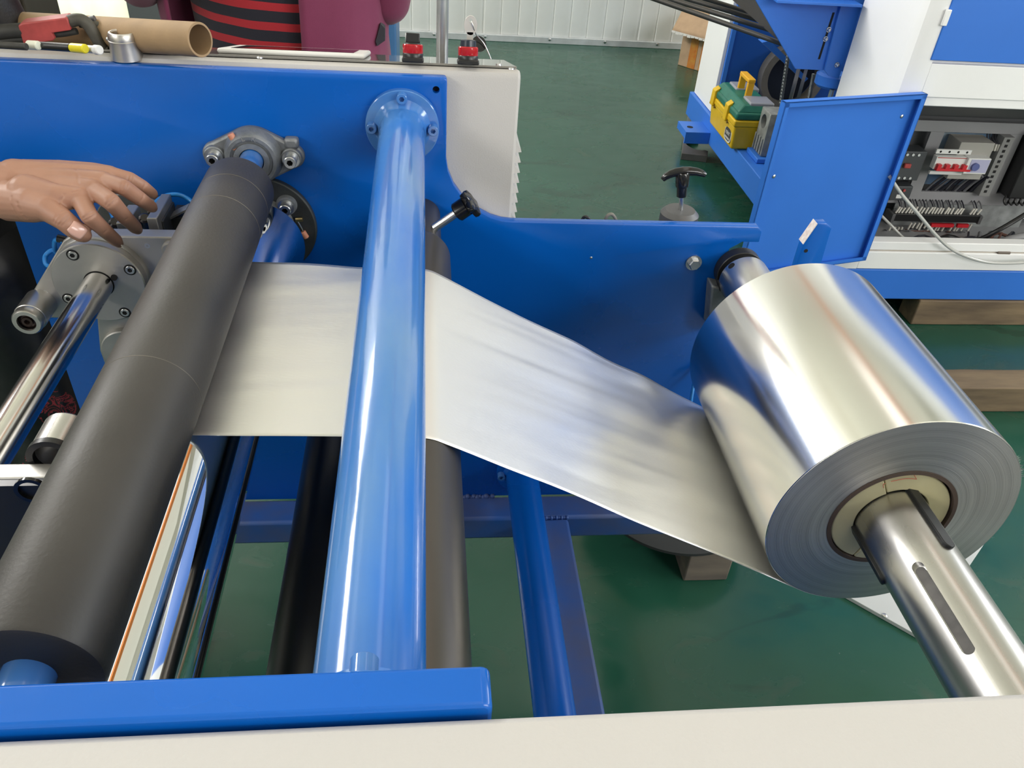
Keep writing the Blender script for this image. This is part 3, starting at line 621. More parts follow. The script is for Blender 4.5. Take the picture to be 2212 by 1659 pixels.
# dark guide roller under the blue tube
gr = thing('guide_roller', 'dark grey metal guide roller that turns the foil beside the blue tube', 'roller', (GX, 0.65, GZ))
gy1 = 0.985
build('roller_body', MB().lathe([(0, 0), (GR - 0.002, 0), (GR, 0.002), (GR, gy1 - 0.23 - 0.014), (GR - 0.0025, gy1 - 0.23 - 0.006), (GR - 0.0085, gy1 - 0.23), (0, gy1 - 0.23)], (GX, 0.23, GZ), (0, 1, 0), 72), DARKROLL, gr)
build('journal', MB().cyl((GX, gy1 - 0.001, GZ), (GX, gy1 + 0.018, GZ), 0.0300, seg=48, bev=0.001).cyl((GX, gy1 + 0.016, GZ), (GX, F + 0.002, GZ), 0.0285, seg=48), DARKROLL, gr)
build('journal', MB().cyl((GX, NB - 0.002, GZ), (GX, 0.231, GZ), 0.0285, seg=48), DARKROLL, gr)
# lower black roller
lr = thing('lower_roller', 'black roller low down between the chrome drum and the blue tube', 'roller', (-0.110, 0.65, 0.852))
build('roller_body', MB().lathe([(0, 0), (0.038, 0), (0.040, 0.002), (0.040, 0.798), (0.038, 0.80), (0, 0.80)], (-0.110, 0.25, 0.852), (0, 1, 0), 64), BLACKROLL, lr)
build('journal', MB().cyl((-0.110, NB - 0.002, 0.852), (-0.110, 0.252, 0.852), 0.014).cyl((-0.110, 1.048, 0.852), (-0.110, F + 0.002, 0.852), 0.014), STEEL, lr)

for o_ in (rr_, cd, gr, lr): o_['group'] = 'rollers of the feeding machine'
# ================================================================== foil roll, web and air shaft
RR, YN, YF = 0.1364, 0.5575, 0.871
fr = thing('foil_roll', 'large roll of shiny aluminium foil on the steel shaft, its web running off left', 'foil roll', (SX, 0.71, SZ))
build('winding', MB().lathe([(0.0700, 0), (RR - 0.0006, 0), (RR, 0.0006), (RR, YF - YN - 0.0006), (RR - 0.0006, YF - YN), (0.0700, YF - YN)], (SX, YN, SZ), (0, 1, 0), 192, closed=True), FOILROLL, fr)
# end faces: slit edges of the layers, fine concentric grain
em = bpy.data.materials.new('slit_foil_edge'); em.use_nodes = True; nt = em.node_tree; b = nt.nodes['Principled BSDF']
b.inputs['Metallic'].default_value = 1; b.inputs['Roughness'].default_value = 0.42; b.inputs['Anisotropic'].default_value = 0.75
tc = nt.nodes.new('ShaderNodeTexCoord'); sx = nt.nodes.new('ShaderNodeSeparateXYZ'); nt.links.new(tc.outputs['Object'], sx.inputs[0])
vm = nt.nodes.new('ShaderNodeCombineXYZ'); nt.links.new(sx.outputs[0], vm.inputs[0]); nt.links.new(sx.outputs[2], vm.inputs[1])
ln = nt.nodes.new('ShaderNodeVectorMath'); ln.operation = 'LENGTH'; nt.links.new(vm.outputs[0], ln.inputs[0])
n1 = nt.nodes.new('ShaderNodeTexNoise'); n1.noise_dimensions = '1D'; n1.inputs['Scale'].default_value = 900; n1.inputs['Detail'].default_value = 4; nt.links.new(ln.outputs['Value'], n1.inputs['W'])
n2 = nt.nodes.new('ShaderNodeTexNoise'); n2.noise_dimensions = '1D'; n2.inputs['Scale'].default_value = 90; n2.inputs['Detail'].default_value = 3; nt.links.new(ln.outputs['Value'], n2.inputs['W'])
rp = nt.nodes.new('ShaderNodeValToRGB'); rp.color_ramp.elements[0].position = 0.3; rp.color_ramp.elements[0].color = (0.42, 0.42, 0.425, 1); rp.color_ramp.elements[1].position = 0.75; rp.color_ramp.elements[1].color = (0.80, 0.79, 0.77, 1)
ma = nt.nodes.new('ShaderNodeMath'); ma.operation = 'ADD'; mb_ = nt.nodes.new('ShaderNodeMath'); mb_.operation = 'MULTIPLY'; mb_.inputs[1].default_value = 0.5
nt.links.new(n1.outputs['Fac'], ma.inputs[0]); nt.links.new(n2.outputs['Fac'], ma.inputs[1]); nt.links.new(ma.outputs[0], mb_.inputs[0]); nt.links.new(mb_.outputs[0], rp.inputs[0]); nt.links.new(rp.outputs[0], b.inputs['Base Color'])
tg = nt.nodes.new('ShaderNodeTangent'); tg.axis = 'Y'; nt.links.new(tg.outputs[0], b.inputs['Tangent'])
bpn = nt.nodes.new('ShaderNodeBump'); bpn.inputs['Strength'].default_value = 0.25; bpn.inputs['Distance'].default_value = 0.0006; nt.links.new(n1.outputs['Fac'], bpn.inputs['Height']); nt.links.new(bpn.outputs[0], b.inputs['Normal'])
build('end_face', MB().lathe([(0.0700, -0.0003), (0.10, -0.0008), (RR - 0.0008, -0.0003), (RR - 0.0008, 0.001), (0.0700, 0.001)], (SX, YN, SZ), (0, 1, 0), 192, closed=True), em, fr)
build('end_face', MB().lathe([(0.0700, 0.0003), (RR - 0.0008, 0.0003), (RR - 0.0008, -0.001), (0.0700, -0.001)], (SX, YF, SZ), (0, 1, 0), 192, closed=True), em, fr)
build('core_tube', MB().ring((SX, YN - 0.0012, SZ), (SX, YF + 0.001, SZ), 0.0700, 0.0655, 96), COREB, fr)
# split packing ring between core and shaft, in pieces
cuts = [116, 250, 330]
for k in range(3):
    a0 = rad(cuts[k] + 0.6); a1 = rad(cuts[(k + 1) % 3] + (360 if k == 2 else 0) - 0.6); n = 30
    ro, ri = 0.0640, 0.0402
    cxo, czo = (0, -0.0008)
    pl = [(SX + ro * cos(a0 + (a1 - a0) * i / n), SZ + czo + ro * sin(a0 + (a1 - a0) * i / n)) for i in range(n + 1)] + [(SX + ri * cos(a1 + (a0 - a1) * i / n), SZ + ri * sin(a1 + (a0 - a1) * i / n)) for i in range(n + 1)]
    build('packing_piece', MB().prism(pl, YN + (0.0008, -0.0006, 0.002)[k], YF - 0.002), PLUG, fr, bev=0.0012)
PEN = mat('red_pen_mark', (0.55, 0.16, 0.10), 0.7)
def onface(px, py): return atY(px, py, YN - 0.0002)
pm = MB()
for pts in ([(1925, 1040), (1957, 1034), (1980, 1035)], [(1980, 1035), (1972, 1022)], [(1909, 1054), (1908, 1047), (1913, 1044)], [(1823, 1203), (1838, 1204), (1850, 1206)]):
    pm.tube([onface(*q) for q in pts], 0.0004, 6, 4)
o = build('pen_mark', pm, PEN, fr); o['kind'] = 'stuff'
# ragged foil bits on the rim
rg = MB()
for k in range(34):
    a = rad(random.choice((38, 36, 33, 30, 26, -46, -49, -52)) + random.uniform(-2, 2)); r0 = RR - 0.0006; h = random.uniform(0.001, 0.0045); y0 = YN + random.uniform(-0.001, 0.002); da = random.uniform(0.006, 0.016)
    P = lambda r, a_, y: V((SX + r * cos(a_), y, SZ + r * sin(a_)))
    rg.bm.faces.new([rg.bm.verts.new(P(r0, a, y0)), rg.bm.verts.new(P(r0, a + da, y0)), rg.bm.verts.new(P(r0 + h, a + da * random.random(), y0 - h * random.uniform(-0.5, 1)))])
o = build('ragged_edge', rg, FOIL, fr); o['kind'] = 'stuff'
# the web: over the chrome drum, the guide roller and under the roll
gr_ = GR + 0.0004; rr2 = RR + 0.0004; dx, dz = SX - GX, SZ - GZ; D = sqrt(dx * dx + dz * dz); al = math.asin((gr_ + rr2) / D) - atan2(dz, dx)
path = []                                            # (x, z, taut)
for k in range(15): a = rad(205 - 115 * k / 14); path.append((CRX + (CRR + 0.0003) * cos(a), CRZ + (CRR + 0.0003) * sin(a), 0))
zt0 = CRZ + CRR + 0.0003; zt1 = GZ + gr_
for k in range(1, 24): t = k / 24; path.append((CRX + (GX - CRX) * t, zt0 + (zt1 - zt0) * t, min(1, 3 * t, 3 * (1 - t)) * 0.5))
for k in range(9): a = pi / 2 - al * k / 8; path.append((GX + gr_ * cos(a), GZ + gr_ * sin(a), 0))
g1x, g1z = path[-1][:2]; rx, rz = SX - rr2 * sin(al), SZ - rr2 * cos(al)
NS = 70
for k in range(1, NS): t = k / NS; path.append((g1x + (rx - g1x) * t, g1z + (rz - g1z) * t, min(1, 4 * t, 3 * (1 - t))))
a_end = atan2(rz - SZ, rx - SX)
for k in range(12): a = a_end + 0.5 * k / 11; path.append((SX + (rr2 - 0.0003 * k / 11) * cos(a), SZ + (rr2 - 0.0003 * k / 11) * sin(a), 0))
grid = []; NY = 64; s = 0.0
for i, (x, z, w) in enumerate(path):
    if i: s += sqrt((x - path[i - 1][0]) ** 2 + (z - path[i - 1][1]) ** 2)
    row = []
    for j in range(NY + 1):
        v = j / NY; y = YN + 0.0005 + (YF - YN - 0.001) * v
        wr = 0.0015 * noise.noise((s * 3.2 + 3, v * 9.0 - s * 4.0, 1.0)) + 0.0006 * noise.noise((s * 5, v * 20 - s * 8.0, 7.0))
        edge = (0.0035 * noise.noise((s * 9, 3.3, 0)) + 0.0015) * max(0, 1 - v * 9) + (0.0045 * noise.noise((s * 12, 8.3, 0))) * max(0, 1 - (1 - v) * 8)
        h = w * (wr + edge)
        row.append((x + h * 0.45, y, z + h))
    grid.append(row)
wbm = MB().sheet(grid)
o = build('foil_web', wbm, FOIL, fr, smooth=80, solid=0.00025); o['label'] = 'single sheet of foil running over the rollers'

# air shaft
sh = thing('air_shaft', 'polished steel unwind shaft through the foil roll, with slotted keys', 'shaft', (SX, 0.65, SZ))
sb = build('shaft_body', MB().lathe([(0, 0), (SR - 0.002, 0), (SR, 0.002), (SR, 0.851), (SR - 0.0015, 0.8525), (0.024, 0.8525), (0.024, 0.880), (0, 0.880)], (SX, 0.215, SZ), (0, 1, 0), 128), STEEL, sh)
def keyslot(ang, y0, y1, w=0.0115, depth=0.008, rad_=SR, n=10, out=0.0):
    """stadium-shaped solid standing radially in the shaft"""
    a = rad(ang); er = V((cos(a), 0, sin(a))); et = V((-sin(a), 0, cos(a))); ey = V((0, 1, 0)); c = V((SX, 0, SZ)); mb = MB(); h = w / 2
    pts = [(h * cos(pi + pi * k / n), y0 + h + h * sin(pi + pi * k / n)) for k in range(n + 1)] + [(h * cos(pi * k / n), y1 - h + h * sin(pi * k / n)) for k in range(n + 1)]
    A = [mb.bm.verts.new(c + er * (rad_ - depth) + et * u + ey * v) for u, v in pts]; B = [mb.bm.verts.new(c + er * (rad_ + out) + et * u + ey * v) for u, v in pts]
    mb.bm.faces.new(A); mb.bm.faces.new(B[::-1])
    for k in range(len(pts)): j = (k + 1) % len(pts); mb.bm.faces.new((A[k], B[k], B[j], A[j]))
    return mb
def ang_y(px, py):
    """angle and y on the shaft surface seen at a pixel"""
    d = ray(px, py); o = CAMC; a = d.x ** 2 + d.z ** 2; bx, bz = o.x - SX, o.z - SZ; b = 2 * (d.x * bx + d.z * bz); c = bx * bx + bz * bz - SR * SR
    t = (-b - sqrt(max(0, b * b - 4 * a * c))) / 2 / a; P = o + d * t; return math.degrees(atan2(P.z - SZ, P.x - SX)), P.y
a0, ya = ang_y(1980, 1213); a1, yb = ang_y(2094, 1415)
k1, k1y = ang_y(2055, 1188)
amid = (a0 + a1) / 2
cut(sb, keyslot(amid, yb, ya, depth=0.0060, out=0.01))
for dl in (-96, 96, 180): cut(sb, keyslot(amid + dl, 0.45 if dl != 180 else yb, YF + 0.05 if dl != 180 else ya, depth=0.006, out=0.01))
KEYM = mat('worn_grey_rubber_key', (0.10, 0.095, 0.09), 0.6, var=0.4, vscale=60)
KEYD = mat('dark_steel_key', (0.03, 0.032, 0.034), 0.4, metal=0.5)
build('slotted_key', keyslot(amid, yb + 0.0006, ya - 0.0045, w=0.0098, depth=0.0060, out=-0.0032), KEYM, sh)
kr = ang_y(2057, 1183)[1]
KA = amid - 58
for ang, y0 in ((KA, kr - 0.003), (amid + 72, ang_y(1909, 1262)[1] - 0.004)):
    build('expansion_key', keyslot(ang, y0, YF + 0.03, w=0.013, depth=0.008, out=0.0035), KEYD, sh, bev=0.001)
build('end_ring', MB().lathe([(0.026, 0.0), (0.0365, 0.0), (0.0375, 0.001), (0.0375, 0.018), (0.026, 0.018)], (SX, 1.081, SZ), (0, 1, 0), 64, closed=True), mat('blackened_bearing_steel', (0.04, 0.04, 0.042), 0.4, metal=0.6), sh)
build('inner_ring', MB().lathe([(0.0235, -0.003), (0.0268, -0.003), (0.0268, 0.004), (0.0235, 0.004)], (SX, 1.083, SZ), (0, 1, 0), 64, closed=True), mat('brass_ring', (0.40, 0.32, 0.16), 0.3, metal=1), sh)
build('shaft_pin', MB().cyl((SX, 1.09, SZ), (SX, F + T, SZ), 0.0185, seg=40), KEYD, sh)
for px, py in ((1580, 574), (1552, 617)):
    aa, yy = ang_y(px, py); a = rad(aa); P = V((SX + (SR + 0.0002) * cos(a), yy, SZ + (SR + 0.0002) * sin(a))); er = V((cos(a), 0, sin(a)))
    r = 0.0055 if px == 1580 else 0.009
    build('grub_hole', MB().cyl(P - er * 0.006, P + er * 0.0001, r, seg=24), HOLE, sh)

# ================================================================== roller lifting arms with the chrome rod (beside the hand)
AX, AZ = -0.4128, 0.9964; AY = 0.95
la = thing('roller_lifting_arm', 'machined aluminium arm plates with a screwed round boss, joined by a chrome rod', 'bracket', (AX, 0.7, AZ))
c1 = atY(136, 521, AY); c2 = atY(65, 640, AY); c3 = atY(108, 687, AY); c4 = atY(373, 513, AY); c0 = atY(154, 507, AY)
ARM = [(c0.x, c4.z + 0.0002), (-0.245, c4.z), (-0.225, c4.z - 0.02), (-0.225, 0.965), (-0.30, 0.93), (c3.x, c3.z), (c3.x - 0.016, c3.z + 0.008), (c2.x, c2.z), (c1.x, c1.z)]
def arm(y0, y1, m):
    p_ = build('arm_plate', MB().prism(ARM, y0, y1), m, la, bev=0.0015); return p_
pf = arm(AY, AY + 0.022, ALU); arm(0.517, 0.535, ALU)
shade_sheet = build('black_cover', MB().prism([(x, z - 0.0012) for x, z in ARM], 0.509, 0.5168), BLACK, la)  # dark sheet added for the shade on the near arm plate's front face
P = atY(70, 1056, 0.509); build('cover_boss', MB().lathe([(0.010, 0), (0.0135, 0), (0.0135, 0.003), (0.010, 0.003)], (P.x, 0.509, P.z), (0, -1, 0), 32, closed=True), BLACKGL, shade_sheet)
def boss(y, s, prof, nm='boss', m=ALU): return build(nm, MB().lathe(prof, (AX, y, AZ), (0, s, 0), 72), m, la)
b1 = boss(AY, -1, [(0.0580, 0), (0.0580, 0.007), (0.0574, 0.0082), (0.0560, 0.0082)], 'boss_ring')
b2_ = boss(AY, -1, [(0.0562, 0.004), (0.0562, 0.0185), (0.0550, 0.0200), (0.0182, 0.0200), (0.0182, 0.010)], 'boss')
build('shaft_gap', MB().ring((AX, AY - 0.0205, AZ), (AX, AY - 0.0200, AZ), 0.0184, 0.0176, 48), HOLE, b2_)
for k in range(4):
    px, py = ((157, 551), (281, 583), (270, 675), (148, 645))[k]
    P = atY(px, py, AY - 0.0201)
    build('screw_recess', MB().ring((P.x, AY - 0.0203, P.z), (P.x, AY - 0.012, P.z), 0.0076, 0.0055, 28), HOLE, b2_)
    place('screw', SCREW_FLUSH, (P.x, AY - 0.0145, P.z), (0, -1, 0), b2_, 1.0, 0.4 * k)
    build('hex_socket', MB().cyl((P.x, AY - 0.0204, P.z), (P.x, AY - 0.0200, P.z), 0.0033, seg=6), HOLE, b2_)  # flat dark disc standing for the shaded socket
build('boss', MB().lathe([(0.0562, 0), (0.0562, 0.012), (0.0550, 0.0135), (0, 0.0135)], (AX, 0.535, AZ), (0, 1, 0), 72), ALU, la)
build('chrome_rod', MB().cyl((AX, 0.545, AZ), (AX, AY - 0.012, AZ), 0.0174, seg=64), mat('polished_chrome_rod', (0.72, 0.71, 0.69), 0.17, metal=1, rvar=0.04, vscale=8, stretch=(1, 0.2, 1)), la)
build('set_screw', MB().cyl(atY(246, 600, AY - 0.022), atY(246, 600, AY - 0.016) + V((0, 0.006, 0)), 0.004, seg=14), HOLE, la)
def bushing(px0, px1, y0, y1, nm='bushing'):
    f0 = atY(*px0, y0); P = V((f0.x, y1, f0.z))
    bu = build(nm, MB().lathe([(0.0110, 0.003), (0.0115, 0), (0.0165, 0), (0.0185, 0.003), (0.0185, 0.012), (0.0192, 0.0125), (0.0195, 0.014), (0.0195, abs(y1 - y0)), (0, abs(y1 - y0))], (f0.x, y0, f0.z), (0, 1 if y1 > y0 else -1, 0), 56), STEEL, la)
    build('bearing_face', MB().lathe([(0.0112, 0.006), (0.007, 0.005), (0.0065, 0.002), (0.0035, 0.002), (0.0033, 0.008), (0, 0.008)], (f0.x, y0, f0.z), (0, 1 if y1 > y0 else -1, 0), 40), mat('dark_bronze', (0.06, 0.04, 0.035), 0.35, metal=0.6), bu)
bushing((57, 698), None, 0.900, AY)
P = atY(128, 962, 0.555)
build('bushing', MB().lathe([(0.0195, 0), (0.0195, 0.034), (0.0165, 0.038), (0, 0.038)], (P.x, 0.542, P.z), (0, 1, 0), 48), STEEL, la)
build('seal_ring', MB().ring((P.x, 0.5365, P.z), (P.x, 0.5425, P.z), 0.0205, 0.0150, 40), BLACK, la)
for px, py, r in ((98, 632, 0.0026), (318, 531, 0.0026)):
    P = atY(px, py, AY - 0.0002); build('pin_hole', MB().ring((P.x, AY - 0.0004, P.z), (P.x, AY + 0.001, P.z), r + 0.001, r * 0.5, 20), ZINC, la)
P = atY(362, 525, AY)
build('guide_pin', MB().cyl((P.x + 0.004, AY + 0.01, P.z - 0.006), (P.x + 0.004, 0.855, P.z - 0.006), 0.0042, seg=24).cyl((P.x + 0.004, 0.870, P.z - 0.006), (P.x + 0.004, 0.874, P.z - 0.006), 0.0052, seg=24), STEEL, la)
build('pin_collar', MB().ring((P.x + 0.004, AY - 0.010, P.z - 0.006), (P.x + 0.004, AY + 0.002, P.z - 0.006), 0.0105, 0.0045, 32, bev=0.0015), ALU, la)
# second, lower arm whose tip shows left of the rubber roller
yl = 0.99
q = [atY(x, y, yl) for x, y in ((210, 690), (216, 758), (226, 786), (250, 800), (330, 700), (330, 640), (215, 640))]
build('lower_arm', MB().prism([(v.x, v.z) for v in q], yl, yl + 0.02), ALU, la, bev=0.0015)
P = atY(281, 752, yl); build('lower_boss', MB().lathe([(0.036, 0), (0.036, 0.010), (0.0345, 0.0115), (0, 0.0115)], (P.x, yl, P.z), (0, -1, 0), 48), ALU, la)
P = atY(231, 758, yl - 0.008); place('screw', SCREW_ZINC, (P.x, yl, P.z), (0, -1, 0), la, 0.85)
# pneumatic actuator behind the arm plate: round end plate, body blocks, fittings
P = atY(292, 505, 1.07)
build('actuator_disc', MB().lathe([(0, 0), (0.0560, 0), (0.0560, 0.016), (0.0545, 0.0175), (0.020, 0.0175), (0, 0.0175)], (P.x, F - 0.001, P.z), (0, -1, 0), 64), mat('dull_aluminium_disc', (0.22, 0.22, 0.215), 0.5, metal=0.6, var=0.15, vscale=12), la)
def blk(pa, pb, y0, y1, dz0, dz1, m=ALU, nm='actuator_block'):
    a, b = atY(*pa, y0), atY(*pb, y0); build(nm, MB().box(min(a.x, b.x), max(a.x, b.x), y0, y1, min(a.z, b.z) + dz0, max(a.z, b.z) + dz1), m, la, bev=0.0012)
blk((322, 497), (338, 472), 0.985, 1.06, -0.02, 0.0)
blk((339, 500), (352, 478), 1.0, 1.06, -0.02, 0.0, mat('dark_block', (0.06, 0.065, 0.07), 0.5, metal=0.4))
blk((254, 497), (275, 482), 0.985, 1.04, -0.02, 0.0)
a = atY(364, 474, 1.03); b2 = atY(402, 455, 1.03)
build('strip', MB().poly8([a + V((0, 0, -0.0015)), b2 + V((0, 0, -0.0015)), b2 + V((0, 0.02, -0.0015)), a + V((0, 0.02, -0.0015)), a + V((0, 0, 0.0015)), b2 + V((0, 0, 0.0015)), b2 + V((0, 0.02, 0.0015)), a + V((0, 0.02, 0.0015))]), ALU, la)
blk((372, 498), (398, 470), 1.035, 1.075, -0.01, 0.0, mat('dark_block', (0.02, 0.02, 0.02), 0.5), 'actuator_block')
for px, py, y in ((250, 487, 1.0), (314, 478, 1.01), (332, 462, 1.04)):
    P = atY(px, py, y); build('hose_fitting', MB().lathe([(0, -0.012), (0.006, -0.012), (0.006, 0.0), (0.0075, 0.002), (0.0075, 0.009), (0.005, 0.011), (0, 0.011)], P, (0.2, -0.5, 0.7), 20), mat('dark_fitting', (0.05, 0.045, 0.045), 0.25, metal=0.7), la)
P = atY(137, 521, AY + 0.004); build('hose_fitting', MB().cyl(P + V((0.004, 0.004, -0.001)), P + V((-0.008, 0.004, 0.002)), 0.005, seg=18), BLACK, la)
# air hoses
def hose(pts, lab, r=0.0030):
    return tag(build('air_hose', MB().tube([atY(x, y, d) for x, y, d in pts], r, 12), HOSEB), lab, 'hose', 'blue air hoses')
hose([(137, 522, .955), (120, 519, .965), (118, 535, .975), (124, 546, .985), (112, 541, .985), (98, 553, .98), (99, 570, .97), (110, 577, .962)], 'bright blue air hose looping beside the left edge of the aluminium arm')
hose([(250, 486, 1.0), (243, 466, 1.02), (236, 452, 1.05), (225, 440, 1.08)], 'bright blue air hose between the fingers of the hand')
hose([(330, 462, 1.04), (338, 436, 1.06), (358, 423, 1.07), (382, 420, 1.07), (404, 428, 1.07), (425, 446, 1.06), (440, 470, 1.05)], 'bright blue air hose arching behind the fingertips to the rubber roller')
hose([(1492, 872, 1.06), (1496, 845, 1.07), (1502, 815, 1.085), (1512, 790, 1.09)], 'bright blue air hose peeping out behind the foil roll')

# ================================================================== things lying on the console and plate top
RT = 0.0205
ta = onp(433, 86, RT); tb_ = onp(150, 66.5, RT); dT = (tb_ - ta).normalized(); te = ta + dT * 0.62
pt = thing('paper_tube', 'long brown kraft paper tube lying along the top of the cream cabinet', 'tube', ta)
build('tube_wall', MB().ring(ta, te, RT, RT - 0.0028, 56, bev=0.0005), KRAFT, pt)
# loose steel bushing standing on the plate edge
bs = atZ(276, 127, 1.2190)
bt = thing('steel_bushing', 'shiny turned steel bushing standing on the top edge of the blue plate', 'bushing', bs)
build('sleeve', MB().lathe([(0.0140, 0), (0.0196, 0), (0.0200, 0.0006), (0.0186, 0.0190), (0.0188, 0.0235), (0.0181, 0.0243), (0.0181, 0.0300), (0.0164, 0.0332), (0.0145, 0.0336), (0.0130, 0.0320), (0.0126, 0.0)], bs, (0, 0, 1), 56, closed=True), mat('brushed_steel_sleeve', (0.62, 0.60, 0.57), 0.36, metal=1, var=0.12, vscale=30), bt)
for sx in (-1, 1):
    c = bs + V((sx * 0.0190, 0, 0.0236)); build('clip_end', MB().ball(c, 0.0024, (1.2, 1, 1)), ZINC, bt)
# red-jacketed clamp lying on the tube
yc = 1.150
def P3(px, py, y=yc): return atY(px, py, y)
cl = thing('electrode_clamp', 'black clamp with a worn red plastic jacket leaning on the kraft tube', 'clamp', P3(100, 70))
pl = [P3(*q) for q in ((44, 50), (52, 45), (146, 33), (151, 36), (158, 60), (117, 66), (123, 78), (119, 83), (98, 86), (60, 91), (55, 88))]
mb = MB(); A = [mb.bm.verts.new(p + V((0, -0.009, -0.001))) for p in pl]; B = [mb.bm.verts.new(p + V((0, 0.010, 0.001))) for p in pl]
mb.bm.faces.new(A); mb.bm.faces.new(B[::-1])
for k in range(len(pl)): j = (k + 1) % len(pl); mb.bm.faces.new((A[k], B[k], B[j], A[j]))
build('red_jacket', mb, RED, cl, bev=0.0025)
BLKM = mat('sooty_black_steel', (0.04, 0.04, 0.036), 0.6, metal=0.3, var=0.4, vscale=40)
build('lever', MB().tube([P3(52, 66), P3(20, 68), P3(-30, 74), P3(-90, 83)], [0.0095] * 40, 12, 4), BLKM, cl)
build('lever', MB().tube([P3(60, 84), P3(20, 87), P3(-30, 95), P3(-90, 103)], [0.006] * 40, 12, 4), BLKM, cl)
build('jaw', MB().tube([P3(150, 47), P3(163, 43), P3(178, 44), P3(192, 56), P3(205, 76), P3(217, 97), P3(225, 110), P3(236, 113)], 0.0078, 12, 5), mat('grey_brown_jaw_steel', (0.085, 0.08, 0.065), 0.6, metal=0.3, var=0.3, vscale=60), cl)
build('jaw_stub', MB().tube([P3(172, 50, yc + .012), P3(195, 53, yc + .012), P3(216, 57, yc + .012)], 0.0058, 12, 3), mat('grey_brown_jaw_steel', (0.08, 0.08, 0.07), 0.6), cl)
build('jaw_pin', MB().cyl(P3(186, 45, yc + .015), P3(205, 40, yc + .015), 0.0042, seg=16), ALUDARK, cl)
build('spring_rod', MB().tube([P3(118, 74), P3(140, 72), P3(166, 67)], 0.0042, 12, 3), BLKM, cl)
# marker pens and small bits under the tube
def pen(parts, name, lab, cat):
    t = None
    for nm, a, b2, r, m in parts:
        p, q_ = onp(*a, r), onp(*b2, r)
        if t is None: t = thing(name, lab, cat, p, 'pens and rods on the cabinet top')
        build(nm, MB().cyl(p, q_, r, seg=20, bev=r * 0.2), m, t)
pen([('cap', (61, 97), (84, 98.5), 0.0055, mat('cream_white_plastic', (0.70, 0.72, 0.60), 0.4)), ('barrel', (85, 98.7), (154, 103), 0.0050, BLACK)], 'marker_pen', 'black marker pen with a pale cap lying under the kraft tube', 'pen')
pen([('yellow_barrel', (155, 103), (185, 105.5), 0.0055, mat('bright_yellow_plastic', (0.72, 0.62, 0.02), 0.35)), ('clear_end', (185, 105.5), (205, 107.2), 0.0046, WHITEP), ('white_end', (205, 107.2), (216, 108.2), 0.0055, WHITEP)], 'yellow_pen', 'short yellow pen with a white end, beside the black marker', 'pen')
pen([('steel_rod', (-40, 95), (58, 101), 0.0042, BLKM)], 'black_rod', 'thin black rod on the cabinet under the red clamp', 'rod')

# ================================================================== second machine across the aisle
MX = 1.443; MY = 2.38; BX = 3.3
m2 = thing('blue_white_machine', 'big blue and white machine with an open electrical compartment, standing on timbers', 'machine', (MX + 0.8, 3.2, 0.1))
GAP = mat('dark_interior', (0.035, 0.04, 0.05), 0.6)
bf = MB().box(1.432, BX, MY, MY + 0.08, 0.107, 0.229).box(1.432, 1.51, MY + 0.08, 4.32, 0.107, 0.229).box(1.51, BX, 4.24, 4.32, 0.107, 0.229).box(BX - 0.08, BX, MY + 0.08, 4.24, 0.107, 0.229)
build('base_frame', bf, MBLUE, m2, bev=0.004)
build('deck_plate', MB().box(1.515, BX - 0.09, MY + 0.09, 4.235, 0.205, 0.222), mat('dusty_deck', (0.12, 0.13, 0.20), 0.6, var=0.3, vscale=8), m2)
# front electrical cabinet
zo0, zo1 = 0.334, 0.815                                # opening
build('side_panel', MB().box(MX, MX + 0.02, MY + 0.0502, 2.757, 0.231, 2.1), WHITE, m2)
build('corner_post', MB().prism([(MX, MY + 0.03), (MX + 0.006, MY + 0.010), (MX + 0.022, MY), (1.516, MY), (1.516, MY + 0.02), (MX + 0.02, MY + 0.05), (MX, MY + 0.05)], 0.231, 2.1, 'XY'), WHITE, m2)
build('head_rail', MB().box(1.5165, BX, MY, MY + 0.02, 0.832, 0.931), WHITE, m2, bev=0.002)
build('head_lip', MB().box(1.5165, BX, MY + 0.006, MY + 0.05, 0.803, 0.831), WHITE, m2, bev=0.003)
build('sill_fascia', MB().box(1.5165, BX, MY, MY + 0.02, 0.231, 0.297), WHITE, m2, bev=0.002)
build('sill_lip', MB().box(1.5165, BX, MY + 0.006, MY + 0.05, 0.302, 0.334), WHITE, m2, bev=0.003)
build('sill_groove', MB().box(1.5165, BX, MY + 0.012, MY + 0.02, 0.296, 0.303), mat('dusty_joint', (0.42, 0.37, 0.30), 0.7), m2)
a = atY(2168, 548, MY + .004); build('latch_slot', MB().box(a.x - 0.024, a.x + 0.024, MY + 0.001, MY + 0.01, a.z - 0.005, a.z + 0.008), mat('brown_slot', (0.16, 0.13, 0.11), 0.6), m2, bev=0.002)
ud = build('upper_door', MB().box(1.506, 3.0, MY - 0.004, MY + 0.015, 0.942, 2.05), MBLUE, m2, bev=0.002)
build('upper_wall', MB().box(1.5165, BX, MY + 0.018, MY + 0.03, 0.931, 2.1), WHITE, m2)
for z in (1.05, 1.9):
    a = atY(2044, 37, MY) if z < 1.5 else V((1.507, MY, 1.9))
    build('hinge', MB().box(a.x - 0.012, a.x + 0.004, MY - 0.012, MY - 0.003, a.z - 0.022, a.z + 0.022), WHITE, ud, bev=0.002)
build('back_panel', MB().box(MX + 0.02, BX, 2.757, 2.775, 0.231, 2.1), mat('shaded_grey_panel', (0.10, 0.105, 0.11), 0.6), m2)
build('floor_pan', MB().box(MX + 0.02, BX, MY + 0.02, 2.757, 0.232, 0.242), GREYP, m2)
